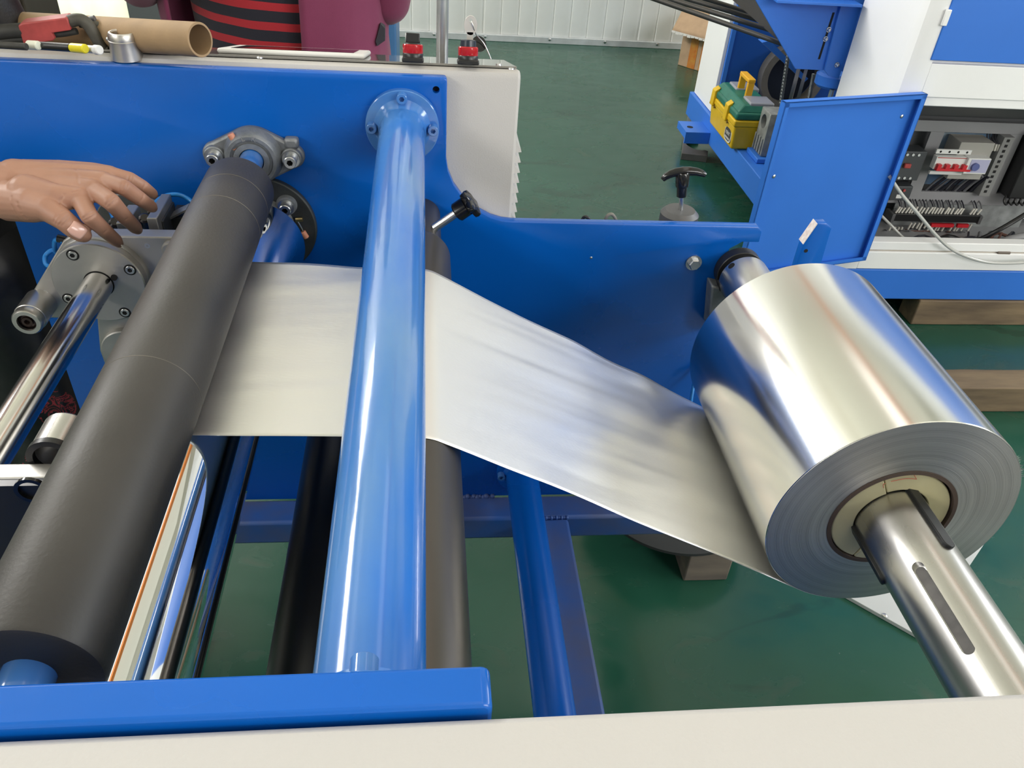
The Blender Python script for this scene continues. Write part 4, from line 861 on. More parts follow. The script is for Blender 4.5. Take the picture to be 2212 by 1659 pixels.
build('inner_cover', MB().poly8([(MX + 0.02, 2.42, 0.792), (BX, 2.42, 0.792), (BX, 2.70, 0.672), (MX + 0.02, 2.70, 0.672), (MX + 0.02, 2.43, 0.80), (BX, 2.43, 0.80), (BX, 2.71, 0.685), (MX + 0.02, 2.71, 0.685)]), mat('cover_grey', (0.13, 0.13, 0.135), 0.5), m2)
# mounting frame
YM = 2.70
fr_ = build('mounting_frame', MB().box(MX + 0.03, BX - 0.1, YM, YM + 0.012, 0.615, 0.655), GREYP, m2, bev=0.001); fr_['label'] = 'grey perforated mounting frame'
build('rail', MB().box(MX + 0.03, BX - 0.1, YM, YM + 0.012, 0.338, 0.387), GREYP, fr_, bev=0.001)
for a, b2 in ((1.812, 1.864), (2.120, 2.168)): build('upright', MB().box(a, b2, YM - 0.0005, YM + 0.010, 0.3868, 0.6152), GREYP, fr_)
build('slotted_duct', MB().box(2.080, 2.121, YM - 0.03, YM + 0.010, 0.388, 0.614), mat('duct_grey', (0.22, 0.22, 0.215), 0.5), fr_)
for k in range(11):
    z = 0.402 + 0.0195 * k; build('duct_slot', MB().box(2.093, 2.104, YM - 0.0312, YM - 0.029, z, z + 0.010), HOLE, fr_)
build('blue_backing', MB().box(1.875, 2.08, 2.74, 2.75, 0.40, 0.60), mat('hazy_blue_film', (0.16, 0.30, 0.52), 0.3, var=0.5, vscale=14, col2=(0.25, 0.30, 0.32)), m2)
# main breaker
def pq(px, py, y): return atY(px, py, y)
br = build('breaker', MB().box(1.905, 2.036, YM - 0.055, YM + 0.03, 0.462, 0.600), mat('beige_breaker_body', (0.34, 0.33, 0.30), 0.5), m2, bev=0.002)
br['label'] = 'four-pole breaker with a red toggle bar'
a, b2 = pq(2024, 338, YM - .075), pq(2096, 367, YM - .075)
build('front_block', MB().box(a.x, b2.x, YM - 0.078, YM - 0.054, b2.z, a.z), WHITEP, br, bev=0.001)
c, d_ = pq(2024, 322, YM - .06), pq(2096, 334, YM - .06)
build('terminal_cover', MB().box(c.x, d_.x, YM - 0.062, YM - 0.054, d_.z, c.z), WHITEP, br, bev=0.001)
for k in range(4): build('screw_hole', MB().cyl((c.x + (d_.x - c.x) * (k + 0.5) / 4, YM - 0.0624, (c.z + d_.z) / 2), (c.x + (d_.x - c.x) * (k + 0.5) / 4, YM - 0.06, (c.z + d_.z) / 2), 0.0042, seg=12), HOLE, br)
c, d_ = pq(2009, 369, YM - .06), pq(2076, 378, YM - .06)
build('terminal_cover', MB().box(c.x, d_.x, YM - 0.062, YM - 0.052, d_.z, c.z), WHITEP, br, bev=0.001)
c, d_ = pq(2023, 357, YM - .082), pq(2092, 369, YM - .082)
tgm = MB().box(c.x, d_.x, YM - 0.092, YM - 0.078, d_.z, d_.z + (c.z - d_.z) * 0.45); wk = (d_.x - c.x) / 4
for k in range(4): tgm.box(c.x + wk * k + wk * (0.0 if k else 0.02), c.x + wk * k + wk * 0.46, YM - 0.092, YM - 0.078, d_.z + (c.z - d_.z) * 0.44, c.z + 0.006)
build('red_toggle', tgm, mat('bright_red_plastic', (0.55, 0.02, 0.03), 0.4), br)
c, d_ = pq(2026, 341, YM - .0785), pq(2096, 343, YM - .0785)
build('red_line', MB().box(c.x, d_.x, YM - 0.0785, YM - 0.077, d_.z - 0.001, d_.z + 0.002), RED, br)
c, d_ = pq(2094, 342, YM - .09), pq(2128, 377, YM - .09)
tm = build('timer_relay', MB().box(c.x, d_.x, YM - 0.09, YM, d_.z, c.z), WHITEP, m2, bev=0.002)
build('dial_plate', MB().box(c.x + 0.012, d_.x - 0.003, YM - 0.0915, YM - 0.089, d_.z + 0.006, c.z - 0.004), mat('pale_violet_label', (0.42, 0.42, 0.58), 0.4), tm)
build('dial', MB().cyl((c.x + 0.032, YM - 0.1, (c.z + d_.z) / 2), (c.x + 0.032, YM - 0.09, (c.z + d_.z) / 2), 0.014, seg=24), mat('blue_dial', (0.10, 0.12, 0.30), 0.3), tm)
c, d_ = pq(1934, 326, YM - .05), pq(1992, 391, YM - .05)
ctr = build('contactor', MB().box(c.x + 0.03, d_.x - 0.02, YM - 0.05, YM + 0.02, d_.z, c.z), GREYD, m2, bev=0.003)
e = pq(1961, 359, YM - .06); build('red_button', MB().box(e.x - 0.012, e.x + 0.012, YM - 0.062, YM - 0.05, e.z - 0.008, e.z + 0.008), RED, ctr, bev=0.002)
for k in range(3):
    for z in (c.z - 0.012, d_.z + 0.010): build('terminal_screw', MB().cyl((c.x + 0.05 + 0.022 * k, YM - 0.053, z), (c.x + 0.05 + 0.022 * k, YM - 0.049, z), 0.005, seg=12), ZINC, ctr)
c, d_ = pq(1931, 402, YM - .05), pq(1962, 434, YM - .05)
rl = build('overload_relay', MB().box(c.x, d_.x, YM - 0.05, YM + 0.0, d_.z, c.z), GREYD, m2, bev=0.003)
e = pq(1953, 411, YM - .052); build('red_button', MB().cyl((e.x, YM - 0.056, e.z), (e.x, YM - 0.049, e.z), 0.005, seg=14), RED, rl)
e = pq(1943, 424, YM - .052); build('label', MB().box(e.x - 0.012, e.x + 0.01, YM - 0.052, YM - 0.049, e.z - 0.008, e.z + 0.006), WHITEP, rl)
# terminal strip with wire ferrules
c, d_ = pq(1931, 462, YM - .04), pq(2106, 481, YM - .04)
tsr = build('terminal_strip', MB().box(c.x, d_.x, YM - 0.05, YM, d_.z + 0.004, (c.z + d_.z) / 2 + 0.018), BLACK, m2, bev=0.001)
for x in (c.x - 0.012, d_.x): build('end_stop', MB().box(x, x + 0.012, YM - 0.055, YM, d_.z, c.z + 0.004), ALUDARK, tsr, bev=0.001)
FER = mat('white_ferrule', (0.66, 0.64, 0.58), 0.5); WIRE = mat('dark_wire', (0.02, 0.02, 0.03), 0.45); WIRES = (WIRE, mat('grey_wire', (0.14, 0.14, 0.15), 0.5), mat('red_brown_wire', (0.18, 0.08, 0.06), 0.5))
zt = (c.z + d_.z) / 2
for k in range(26):
    x = c.x + 0.006 + (d_.x - c.x - 0.012) * k / 25 + random.uniform(-.002, .002)
    if k in (21, 22): continue
    h = random.uniform(0.024, 0.030); l = random.uniform(0, 0.008)
    build('ferrule', MB().cyl((x, YM - 0.036, zt + 0.014), (x + 0.004 + l, YM - 0.034, zt + 0.014 + h), 0.0036, seg=8), FER, tsr)
    build('wire', MB().tube([(x + 0.004 + l, YM - 0.034, zt + 0.014 + h), (x + 0.006 + l, YM - 0.012, zt + 0.052), (x + 0.008, YM + 0.025, zt + 0.066)], 0.0024, 6, 3), WIRES[k % 2], tsr)
for k in range(22):
    if k in (4, 15, 20): continue
    x = c.x + 0.012 + (d_.x - c.x - 0.02) * k / 21 + random.uniform(-.003, .003); h = random.uniform(0.022, 0.03); dz = 0.02 if k < 4 else (0.012 if 9 < k < 19 else 0)
    build('ferrule', MB().cyl((x, YM - 0.036, zt - 0.022 - dz), (x - 0.003, YM - 0.034, zt - 0.022 - dz - h), 0.0036, seg=8), FER, tsr)
    build('wire', MB().tube([(x - 0.003, YM - 0.034, zt - 0.022 - dz - h), (x + random.uniform(-.012, .012), YM - 0.02, zt - 0.062), (x + random.uniform(-.06, .06), YM - 0.06, 0.252)], 0.002, 6, 3), WIRES[k % 3], tsr)
for ka, kb_ in ((10, 16), (17, 20)):
    xa = c.x + 0.012 + (d_.x - c.x - 0.02) * ka / 21; xb = c.x + 0.012 + (d_.x - c.x - 0.02) * kb_ / 21
    build('red_jumper', MB().box(xa, xb, YM - 0.046, YM - 0.034, zt - 0.034, zt - 0.021), mat('bright_red_plastic', (0.55, 0.02, 0.03), 0.4), tsr)
c, d_ = pq(1930, 446, YM + .02), pq(2192, 501, YM + .02)
build('galvanised_plate', MB().box(c.x, d_.x, YM + 0.013, YM + 0.018, d_.z, c.z + 0.02), GALV, m2)
# wires between breaker and lower rail
bw = MB()
for k in range(15):
    x = 1.90 + 0.0125 * k + random.uniform(-.003, .003)
    build('cable', MB().tube([(x + 0.008, YM - 0.03, 0.466), (x + random.uniform(-.006, .004), YM - 0.006, 0.43), (x - 0.012 + random.uniform(-.006, .006), YM + 0.012, 0.388)], random.choice((0.003, 0.0045, 0.006)), 8, 3), WIRE if k % 3 else WIRES[1], m2)
for k in range(4):
    x = 2.045 + 0.011 * k; build('ferrule', MB().cyl((x, YM - 0.02, 0.585), (x + 0.003, YM - 0.02, 0.56), 0.004, seg=8), FER, m2)
    build('cable', MB().tube([(x, YM - 0.02, 0.585), (x - 0.01, YM, 0.60), (x - 0.006, YM + 0.02, 0.625)], 0.002, 6, 3), WIRE, m2)
# big black drive box with cables at the right of the frame
c = pq(2158, 400, YM - .02)
dbx = build('drive_box', MB().box(2.175, 2.5, YM - 0.06, YM + 0.03, 0.392, 0.64), BLACK, m2, bev=0.006)
for k in range(5):
    x = 2.165 + 0.022 * k; build('cable', MB().tube([(x + 0.02, YM - 0.04, 0.41), (x, YM - 0.06, 0.388), (x + 0.012, YM - 0.065, 0.372), (x + 0.03, YM - 0.05, 0.384)], 0.0045, 8, 4), BLACK, m2)
build('inner_blue_bar', MB().box(2.16, 2.6, 2.745, 2.756, 0.30, 0.36), MBLUE, m2); build('inner_white_bar', MB().box(2.14, 2.6, 2.735, 2.745, 0.27, 0.312), WHITE, m2)
# cable heap on the cabinet floor
for k in range(9):
    x = 1.78 + 0.045 * k; build('cable', MB().tube([(x, 2.50 + random.uniform(-.03, .05), 0.250), (x + 0.08, 2.56 + random.uniform(-.05, .05), 0.268), (x + 0.18, 2.52 + random.uniform(-.05, .05), 0.252), (x + 0.27, 2.60, 0.272)], random.choice((0.004, 0.006, 0.009)), 8, 4), (WIRE, WIRES[1], BLACK, WIRES[2])[k % 4], m2)
build('cable', MB().tube([atY(2226, 456, 2.50), atY(2190, 478, 2.50), atY(2155, 498, 2.50), atY(2118, 516, 2.52), atY(2080, 524, 2.56)], 0.0085, 10, 5), BLACK, m2)
build('grey_conduit', MB().tube([(2.06, 2.47, 0.275), (2.14, 2.49, 0.300), (2.26, 2.50, 0.316), (2.40, 2.50, 0.312)], 0.016, 12, 5), GREYP, m2)
# open compartment door, hinged at the left of the opening
dr0 = V((1.511, 2.368, 0)); dr1 = V((1.013, 2.2354, 0)); u = (dr1 - dr0).normalized(); nrm = V((-u.y, u.x, 0)); nrm = nrm if nrm.y < 0 else -nrm
Ld = (dr1 - dr0).length; zb_, zt_ = 0.283, 0.852
def dbox(u0, u1, n0, n1, z0, z1):
    P = lambda a, n_, z: dr0 + u * a + nrm * n_ + V((0, 0, z))
    return MB().poly8([P(u0, n0, z0), P(u1, n0, z0), P(u1, n1, z0), P(u0, n1, z0), P(u0, n0, z1), P(u1, n0, z1), P(u1, n1, z1), P(u0, n1, z1)])
dpl = build('open_door', dbox(0, Ld, 0, 0.003, zb_, zt_), MBLUE, m2)
dpl['label'] = 'blue sheet-metal compartment door swung open'
for args in ((0, Ld, 0.003, 0.024, zt_ - 0.003, zt_), (0, Ld, 0.003, 0.024, zb_, zb_ + 0.003), (0, 0.003, 0.003, 0.024, zb_, zt_), (Ld - 0.003, Ld, 0.003, 0.024, zb_, zt_),
             (0, 0.018, 0.021, 0.024, zb_, zt_), (Ld - 0.014, Ld, 0.021, 0.024, zb_, zt_), (0, Ld, 0.021, 0.024, zt_ - 0.014, zt_), (0, Ld, 0.021, 0.024, zb_, zb_ + 0.014)):
    build('door_flange', dbox(*args), MBLUE, dpl)
for a, z in ((Ld - 0.045, 0.62), (Ld - 0.045, 0.42), (0.05, 0.78)):
    P = dr0 + u * a + nrm * 0.003 + V((0, 0, z)); place('screw', PANHEAD, P, nrm, dpl, 1.5)
# outfeed guard beside the cabinet
YG = 2.80
pg = [atY(x, y, YG) for x, y in ((1632, 0), (1718, 149), (1779, 152), (1801, 62), (1818, 0), (1830, -60), (1600, -60))]
gd = build('guard_plate', MB().prism([(v.x, v.z) for v in pg], YG, YG + 0.008), MBLUE, m2, bev=0.001)
q0, q1 = atY(1801, 27, YG - .0005), atY(1769, 128, YG - .0005)
build('slot', MB().poly8([q0 + V((-.004, 0, 0)), q0 + V((.004, 0, 0)), q0 + V((.004, .003, 0)), q0 + V((-.004, .003, 0)), q1 + V((-.004, 0, 0)), q1 + V((.004, 0, 0)), q1 + V((.004, .003, 0)), q1 + V((-.004, .003, 0))]), HOLE, gd)
BOLTB = mesh_of('dome_bolt', MB().cyl((0, 0, 0), (0, 0, 0.003), 0.014, seg=24).lathe([(0.0105, 0.003), (0.0105, 0.010), (0.007, 0.016), (0, 0.018)], (0, 0, 0), (0, 0, 1), 20), ZINC)
for px, py in ((1790, 64), (1783, 84)): place('bolt', BOLTB, atY(px, py, YG - 0.001), (0, -1, 0), gd, 0.62)
pb = [atY(x, y, YG - 0.012) for x, y in ((1820, 0), (1803, 62), (1781, 152), (1790, 164), (1812, 170), (1866, 0), (1880, -60), (1834, -60))]
bk = build('guard_bracket', MB().prism([(v.x, v.z) for v in pb], YG - 0.012, YG - 0.004), MBLUE, m2, bev=0.001)
place('bolt', BOLTB, atY(1808, 140, YG - 0.013), (0, -1, 0), bk, 0.62)
a, b2 = atY(1676, 2, YG - .06), atY(1858, 14, YG - .06)
build('guard_flange', MB().box(a.x, b2.x, YG - 0.075, YG + 0.02, b2.z, b2.z + 0.008), MBLUE, m2, bev=0.001)
P = atY(1800, 176, YG + 0.01)
build('pivot_collar', MB().lathe([(0, -0.03), (0.045, -0.03), (0.055, -0.02), (0.055, 0.012), (0.045, 0.02), (0, 0.02)], (P.x + 0.01, YG + 0.05, P.z), (0, 0, 1), 32), MBLUE, m2)
for dz in (0.035, -0.055): build('pivot_screw', MB().cyl((P.x, YG + 0.0, P.z + dz), (P.x, YG + 0.0, P.z + dz + 0.030), 0.008, seg=18), ZINC, m2)
for px in (1752, 1762):
    a = atY(px, 150, YG + .1); build('pulley_rim', MB().lathe([(0.10, -0.006), (0.125, -0.006), (0.125, 0.006), (0.10, 0.006)], (a.x + 0.012 * (px > 1755), YG + 0.20, a.z - 0.06), (0.9, -0.43, 0), 40, closed=True), ALUDARK, m2)
# dark bars of the outfeed rack
BARM = mat('dark_bar_steel', (0.085, 0.08, 0.072), 0.5, metal=0.5)
bars = [((1440, 6.5), (1680, 91), 2.84), ((1454, 0), (1672, 67), 2.92), ((1494, 0), (1652, 47), 3.0), ((1537, 2), (1640, 34), 3.08)]
for pa, pb_, y in bars:
    a, b2 = atY(*pa, y), atY(*pb_, y); d_ = (a - b2); build('rack_bar', MB().cyl(b2 - d_ * 0.2, a + d_ * 0.7, 0.0085, seg=16), BARM, m2)
a = atY(1560, -20, 2.9); b2 = atY(1690, 92, 2.9)
build('rack_plate', MB().poly8([atY(1582, 0, 2.98), atY(1700, 104, 2.86), atY(1708, 100, 2.86), atY(1650, 0, 2.98), atY(1560, -40, 3.02), atY(1705, 100, 2.90), atY(1712, 96, 2.90), atY(1640, -40, 3.02)]), mat('smoky_plate', (0.05, 0.05, 0.048), 0.25), m2)
# rear housing: white column, blue front with a round opening, chains
build('rear_column', MB().box(1.450, 1.468, 3.99, 4.30, 0.231, 1.75), WHITE, m2, bev=0.002)
rear = build('rear_front', MB().box(1.470, 2.5, 3.985, 4.0, 0.231, 1.75), mat('deep_machine_blue', (0.010, 0.085, 0.40), 0.4), m2)  # machine blue darkened in the colour for shade inside the housing
build('blue_edge', MB().box(1.4655, 1.486, 3.970, 3.9845, 0.231, 1.75), MBLUE, m2)
a = atY(1706, 163, 3.97)
build('ring', MB().lathe([(0.128, 0), (0.160, 0), (0.160, 0.06), (0.128, 0.06)], (a.x, 3.98, a.z), (0, -1, 0), 56, closed=True), mat('grey_ring_steel', (0.20, 0.19, 0.175), 0.5, metal=0.5, var=0.2, vscale=15), rear)
build('opening', MB().cyl((a.x, 3.9835, a.z), (a.x, 3.9848, a.z), 0.128, seg=48), mat('navy_black', (0.004, 0.010, 0.03), 0.7), rear)
for pa, pb_, y in (((1703, 118), (1686, 226), 3.2), ((1758, 160), (1748, 212), 3.1)):
    c0_, c1_ = atY(*pa, y), atY(*pb_, y); d_ = (c1_ - c0_); n = 15; ch = MB()
    for k in range(n):
        p = c0_ + d_ * ((k + 0.5) / n); L = d_.length / n
        for s_ in (-1, 1): ch.box(-0.0045, 0.0045, s_ * 0.007 - 0.0015, s_ * 0.007 + 0.0015, -L * 0.56, L * 0.56, Matrix.Translation(p))
        ch.cyl(p + V((0, -0.007, 0)), p + V((0, 0.007, 0)), 0.0045, seg=8)
    o = build('drive_chain', ch, CAST, m2); o['kind'] = 'stuff'
pdl = [atY(x, y, 3.3) for x, y in ((1646, 92), (1664, 88), (1746, 170), (1738, 177))]
build('blue_slide', MB().poly8([pdl[0], pdl[3], pdl[3] + V((0, 0.05, 0)), pdl[0] + V((0, 0.05, 0)), pdl[1], pdl[2], pdl[2] + V((0, 0.05, 0)), pdl[1] + V((0, 0.05, 0))]), MBLUE, m2)
# lug with a hole on the base frame
lgm = MB().box(1.305, 1.431, 3.87, 4.03, 0.150, 0.165).box(1.305, 1.431, 3.87, 3.882, 0.107, 0.150).box(1.305, 1.317, 3.882, 4.03, 0.130, 0.150)
lg = build('lifting_lug', lgm, MBLUE, m2)
build('hole', MB().cyl((1.345, 3.945, 0.1645), (1.345, 3.945, 0.1656), 0.016, seg=24), HOLE, lg)
# clear hose hanging from the compartment
HC = mat('clear_grey_hose', (0.52, 0.52, 0.50), 0.15, spec=0.8)
tag(build('clear_hose', MB().tube([atY(1921, 380, 2.36), atY(1948, 420, 2.35), atY(1985, 464, 2.345), atY(2022, 508, 2.345), atY(2058, 540, 2.345), atY(2105, 560, 2.345), atY(2150, 568, 2.345), atY(2212, 567, 2.345), atY(2290, 560, 2.345)], 0.0055, 12, 6), HC), 'translucent grey hose drooping in front of the open electrical compartment', 'hose', 'translucent hoses')
tag(build('clear_hose', MB().tube([atY(1893, 455, 2.62), atY(1925, 487, 2.58), atY(1952, 514, 2.55), atY(1978, 530, 2.50), (1.95, 2.48, 0.262), (2.1, 2.50, 0.256)], 0.005, 12, 6), HC), 'thinner translucent hose ending on the compartment floor behind the blue door', 'hose', 'translucent hoses')

# ================================================================== timbers
def timber_mat(name, c1, c2):
    return mat(name, c1, 0.8, var=0.5, vscale=7, col2=c2, bump=0.7, bscale=22, stretch=(0.5, 2.5, 2.5))
TIM = timber_mat('rough_timber', (0.25, 0.18, 0.105), (0.11, 0.078, 0.05)); TIMG = timber_mat('grey_timber', (0.22, 0.18, 0.14), (0.10, 0.085, 0.075))
def timber(x0, x1, y0, y1, z1, m, lab, ec=None, cat='timber'):
    mb = MB(); bm = mb.bm; n = max(2, int((x1 - x0) / 0.08)); R_ = []
    for i in range(n + 1):
        x = x0 + (x1 - x0) * i / n; j = lambda s: 0.003 * noise.noise((x * 6, s, 1))
        R_.append([bm.verts.new((x, y0 + j(1), 0.0)), bm.verts.new((x, y1 + j(2), 0.0)), bm.verts.new((x, y1 + j(3), z1 + j(4) * 0.6)), bm.verts.new((x, y0 + j(5), z1 + j(6) * 0.6))])
    for A, B in zip(R_, R_[1:]):
        for k in range(4): bm.faces.new((A[k], A[(k + 1) % 4], B[(k + 1) % 4], B[k]))
    bm.faces.new(R_[0]); bm.faces.new(R_[-1][::-1])
    return tag(build('timber', mb, m, None, bev=0.004), lab, cat, 'timbers under the machines')
timber(1.806, 3.4, 2.375, 2.475, 0.105, TIM, 'brown timber beam under the blue base of the white machine')
timber(1.665, 3.2, 1.862, 1.962, 0.098, TIM, 'brown timber beam lying on the open floor in front of the machine')
for x in (1.47, 3.2): build('rear_foot', MB().cyl((x, 4.28, 0.0), (x, 4.28, 0.107), 0.035, seg=24, bev=0.004), CAST, m2)
fb0, fb1 = atZ(1475, 1256, 0), atZ(1574, 1264, 0)
timber(fb0.x, fb1.x, fb0.y, fb0.y + 0.14, 0.0985, TIMG, 'short grey timber block under the round foot, beneath the foil web', None, 'block')
# white sheet on the floor under the roll
qs = [atZ(x, y, 0.012) for x, y in ((1780, 1259), (1990, 1377), (2128, 1172), (1960, 1085))]
mb = MB(); A = [mb.bm.verts.new((v.x, v.y, 0.001)) for v in qs]; B = [mb.bm.verts.new((v.x, v.y, 0.012)) for v in qs]
mb.bm.faces.new(A[::-1]); mb.bm.faces.new(B)
for k in range(4): mb.bm.faces.new((A[k], A[(k + 1) % 4], B[(k + 1) % 4], B[k]))
brd = tag(build('white_board', mb, mat('greyish_white_board', (0.55, 0.57, 0.57), 0.45, var=0.06, vscale=6), None, bev=0.001), 'greyish white board lying on the floor under the foil roll', 'board')
place('screw', PANHEAD, atZ(1911, 1330, 0.012), (0, 0, 1), brd, 1.6)
# grey steel plate with a rounded notch on the floor
fp = [(1.415, 4.235), (1.33, 3.945), (1.322, 3.925), (1.452, 3.895), (1.475, 3.965)] + [(1.44 + 0.06 * cos(a), 4.075 + 0.10 * sin(a)) for a in [rad(-70 - 140 * k / 10) for k in range(11)]] + [(1.50, 4.20)]
tag(build('steel_plate', MB().prism(fp, 0.0, 0.035, 'XY'), mat('scaled_steel', (0.13, 0.125, 0.12), 0.6, metal=0.3, var=0.2, vscale=12), None, bev=0.002), 'grey steel plate with a rounded notch on the floor below the blue lug', 'steel plate')

# ================================================================== toolbox
tx0, tx1, ty0, ty1, tz = 1.386, 1.562, 3.47, 3.838, 0.2305
tbx = thing('toolbox', 'yellow plastic toolbox with a dark green lid and an amber handle', 'toolbox', ((tx0 + tx1) / 2, (ty0 + ty1) / 2, tz))
def taper(x0, x1, y0, y1, z0, z1, i): return MB().poly8([(x0 + i, y0 + i, z0), (x1 - i, y0 + i, z0), (x1 - i, y1 - i, z0), (x0 + i, y1 - i, z0), (x0, y0, z1), (x1, y0, z1), (x1, y1, z1), (x0, y1, z1)])
build('tub', taper(tx0, tx1, ty0, ty1, tz, tz + 0.112, 0.012), YEL, tbx, bev=0.010, bseg=3)
build('tub_rim', MB().box(tx0 - 0.004, tx1 + 0.004, ty0 - 0.004, ty1 + 0.004, tz + 0.108, tz + 0.138), YEL, tbx, bev=0.006)
build('lid', MB().box(tx0 - 0.002, tx1 + 0.002, ty0 - 0.002, ty1 + 0.002, tz + 0.1382, tz + 0.172), GREEN, tbx, bev=0.010, bseg=3)
build('lid_top', MB().poly8([(tx0 + 0.004, ty0 + 0.004, tz + 0.170), (tx1 - 0.004, ty0 + 0.004, tz + 0.170), (tx1 - 0.004, ty1 - 0.004, tz + 0.170), (tx0 + 0.004, ty1 - 0.004, tz + 0.170), (tx0 + 0.034, ty0 + 0.022, tz + 0.203), (tx1 - 0.018, ty0 + 0.022, tz + 0.203), (tx1 - 0.018, ty1 - 0.022, tz + 0.203), (tx0 + 0.034, ty1 - 0.022, tz + 0.203)]), GREEN, tbx, bev=0.006)
CLT = mat('smoky_clear_lid', (0.30, 0.31, 0.36), 0.2, spec=0.6)
for y0_, y1_ in ((ty0 + 0.035, ty0 + 0.125), (ty1 - 0.125, ty1 - 0.035)): build('clear_compartment', MB().box(tx0 + 0.058, tx1 - 0.004, y0_ - 0.015, y1_, tz + 0.186, tz + 0.2115), CLT, tbx, bev=0.006)
ymid = (ty0 + ty1) / 2
hm = MB(); hx = (tx0 + tx1) / 2 - 0.005
P = lambda y, z: (hx, y, tz + z)
build('handle', MB().box(hx - 0.016, hx + 0.016, ymid - 0.062, ymid - 0.046, tz + 0.200, tz + 0.268).box(hx - 0.016, hx + 0.016, ymid + 0.046, ymid + 0.062, tz + 0.200, tz + 0.268).box(hx - 0.017, hx + 0.017, ymid - 0.063, ymid + 0.063, tz + 0.266, tz + 0.284), YELH, tbx, bev=0.004)
for y in (ty0 + 0.118, ty1 - 0.045):
    la_ = build('latch', MB().poly8([(tx0 - 0.014, y - 0.022, tz + 0.100), (tx0 - 0.004, y - 0.022, tz + 0.100), (tx0 - 0.004, y + 0.022, tz + 0.100), (tx0 - 0.014, y + 0.022, tz + 0.100), (tx0 - 0.012, y - 0.022, tz + 0.172), (tx0 + 0.012, y - 0.022, tz + 0.188), (tx0 + 0.012, y + 0.022, tz + 0.188), (tx0 - 0.012, y + 0.022, tz + 0.172)]), YEL, tbx, bev=0.003)
    for s_ in (-1, 1): build('latch_pin', MB().cyl((tx0 - 0.008, y + s_ * 0.034, tz + 0.100), (tx0 - 0.002, y + s_ * 0.034, tz + 0.100), 0.005, seg=10), mat('dark_olive', (0.16, 0.10, 0.01), 0.6), tbx)
# rounded badge on the long side
by, bz = ty0 + 0.066, tz + 0.052
def badge(hw, hh, x, m, par, nm):
    pts = []
    for k in range(40):
        a = 2 * pi * k / 40; ca, sa = cos(a), sin(a); pts.append((by + hw * math.copysign(abs(ca) ** 0.6, ca), bz + hh * math.copysign(abs(sa) ** 0.6, sa)))
    s = 0.012 * (0.112 - (bz - tz)) / 0.112
    return build(nm, MB().prism(pts, tx0 + s - x, tx0 + s + 0.003, 'YZ'), m, par)
bd = badge(0.046, 0.034, 0.0022, WHITEP, tbx, 'badge'); bd['label'] = 'white rounded badge with a dark panel and pale lettering'
badge(0.040, 0.0275, 0.0030, mat('badge_dark', (0.05, 0.045, 0.045), 0.5), bd, 'dark_panel')
s = 0.012 * (0.112 - (bz - tz)) / 0.112
text('lettering', 'KENT', 0.0225, WHITEP, bd, frame((tx0 + s - 0.0032, by, bz + 0.004), (0, -1, 0), (0, 0, 1)), 0.0004)
build('pale_band', MB().box(tx0 + s - 0.0034, tx0 + s - 0.002, by - 0.033, by + 0.033, bz - 0.021, bz - 0.012), mat('pale_grey_band', (0.5, 0.48, 0.48), 0.5), bd)

# ================================================================== grey gear casting on its blue foot
gb = thing('cast_gearbox', 'rough grey cast gear housing with a round bore, standing by the toolbox', 'gearbox', (1.56, 3.38, 0.23))
gx, gy = 1.488, 3.462
gbm = MB().box(gx, gx + 0.16, gy - 0.115, gy - 0.005, 0.252, 0.442)
gbo = build('housing', gbm, mat('raw_aluminium_casting', (0.30, 0.31, 0.30), 0.6, metal=0.35, var=0.3, vscale=30, bump=0.4, bscale=60), gb, bev=0.006)
cut(gbo, MB().cyl((gx - 0.02, gy - 0.058, 0.392), (gx + 0.04, gy - 0.058, 0.392), 0.030, seg=32))
build('bore', MB().cyl((gx + 0.036, gy - 0.058, 0.392), (gx + 0.039, gy - 0.058, 0.392), 0.030, seg=32), HOLE, gb)
for k in range(4): build('rib', MB().box(gx - 0.006, gx + 0.001, gy - 0.105 + 0.028 * k, gy - 0.096 + 0.028 * k, 0.258, 0.330), MATS['raw_aluminium_casting'], gb, bev=0.002)
build('foot', MB().box(gx - 0.02, gx + 0.18, gy - 0.14, gy + 0.002, 0.2300, 0.2515), MBLUE, gb, bev=0.003)

# ================================================================== cardboard box by the wall
kx0, ky0 = 1.752, 5.50
cbx = thing('cardboard_box', 'brown taped cardboard carton with a flap hanging out, by the white wall', 'box', (1.98, 5.66, 0))
u_ = V((0.105, -0.12, 0)).normalized(); w_ = V((0.12, 0.105, 0)).normalized(); o_ = V((1.747, 5.645, 0))
def kb(a0, a1, b0, b1, z0, z1, M_=None):
    P = lambda a, b, z: o_ + u_ * a + w_ * b + V((0, 0, z))
    return MB().poly8([P(a0, b0, z0), P(a1, b0, z0), P(a1, b1, z0), P(a0, b1, z0), P(a0, b0, z1), P(a1, b0, z1), P(a1, b1, z1), P(a0, b1, z1)])
build('carton', kb(0, 0.42, 0.0, 0.36, 0.0, 0.27), CARD, cbx, bev=0.004)
TAPE = mat('amber_tape', (0.60, 0.30, 0.06), 0.25, var=0.4, vscale=30, col2=(0.55, 0.16, 0.03))
for a0, a1 in ((0.075, 0.135), (0.165, 0.215)): build('tape', kb(a0, a1, -0.002, 0.0005, 0.002, 0.245), TAPE, cbx)
build('tape', kb(0.03, 0.36, -0.003, 0.0005, 0.200, 0.245), TAPE, cbx)
P = lambda a, b, z: o_ + u_ * a + w_ * b + V((0, 0, z))
g = []
for i in range(13):
    t = i / 12; r_ = []
    for j in range(7):
        s_ = j / 6; wv = 0.006 * noise.noise((t * 6, s_ * 4, 2))
        r_.append(P(-0.03 + 0.43 * t, -0.004 - 0.095 * s_ + wv, 0.365 - 0.135 * s_ + 0.04 * (1 - s_) * 0 + wv))
    g.append(r_)
fl_ = build('flap', MB().sheet(g), CARD, cbx, solid=0.005, smooth=60)
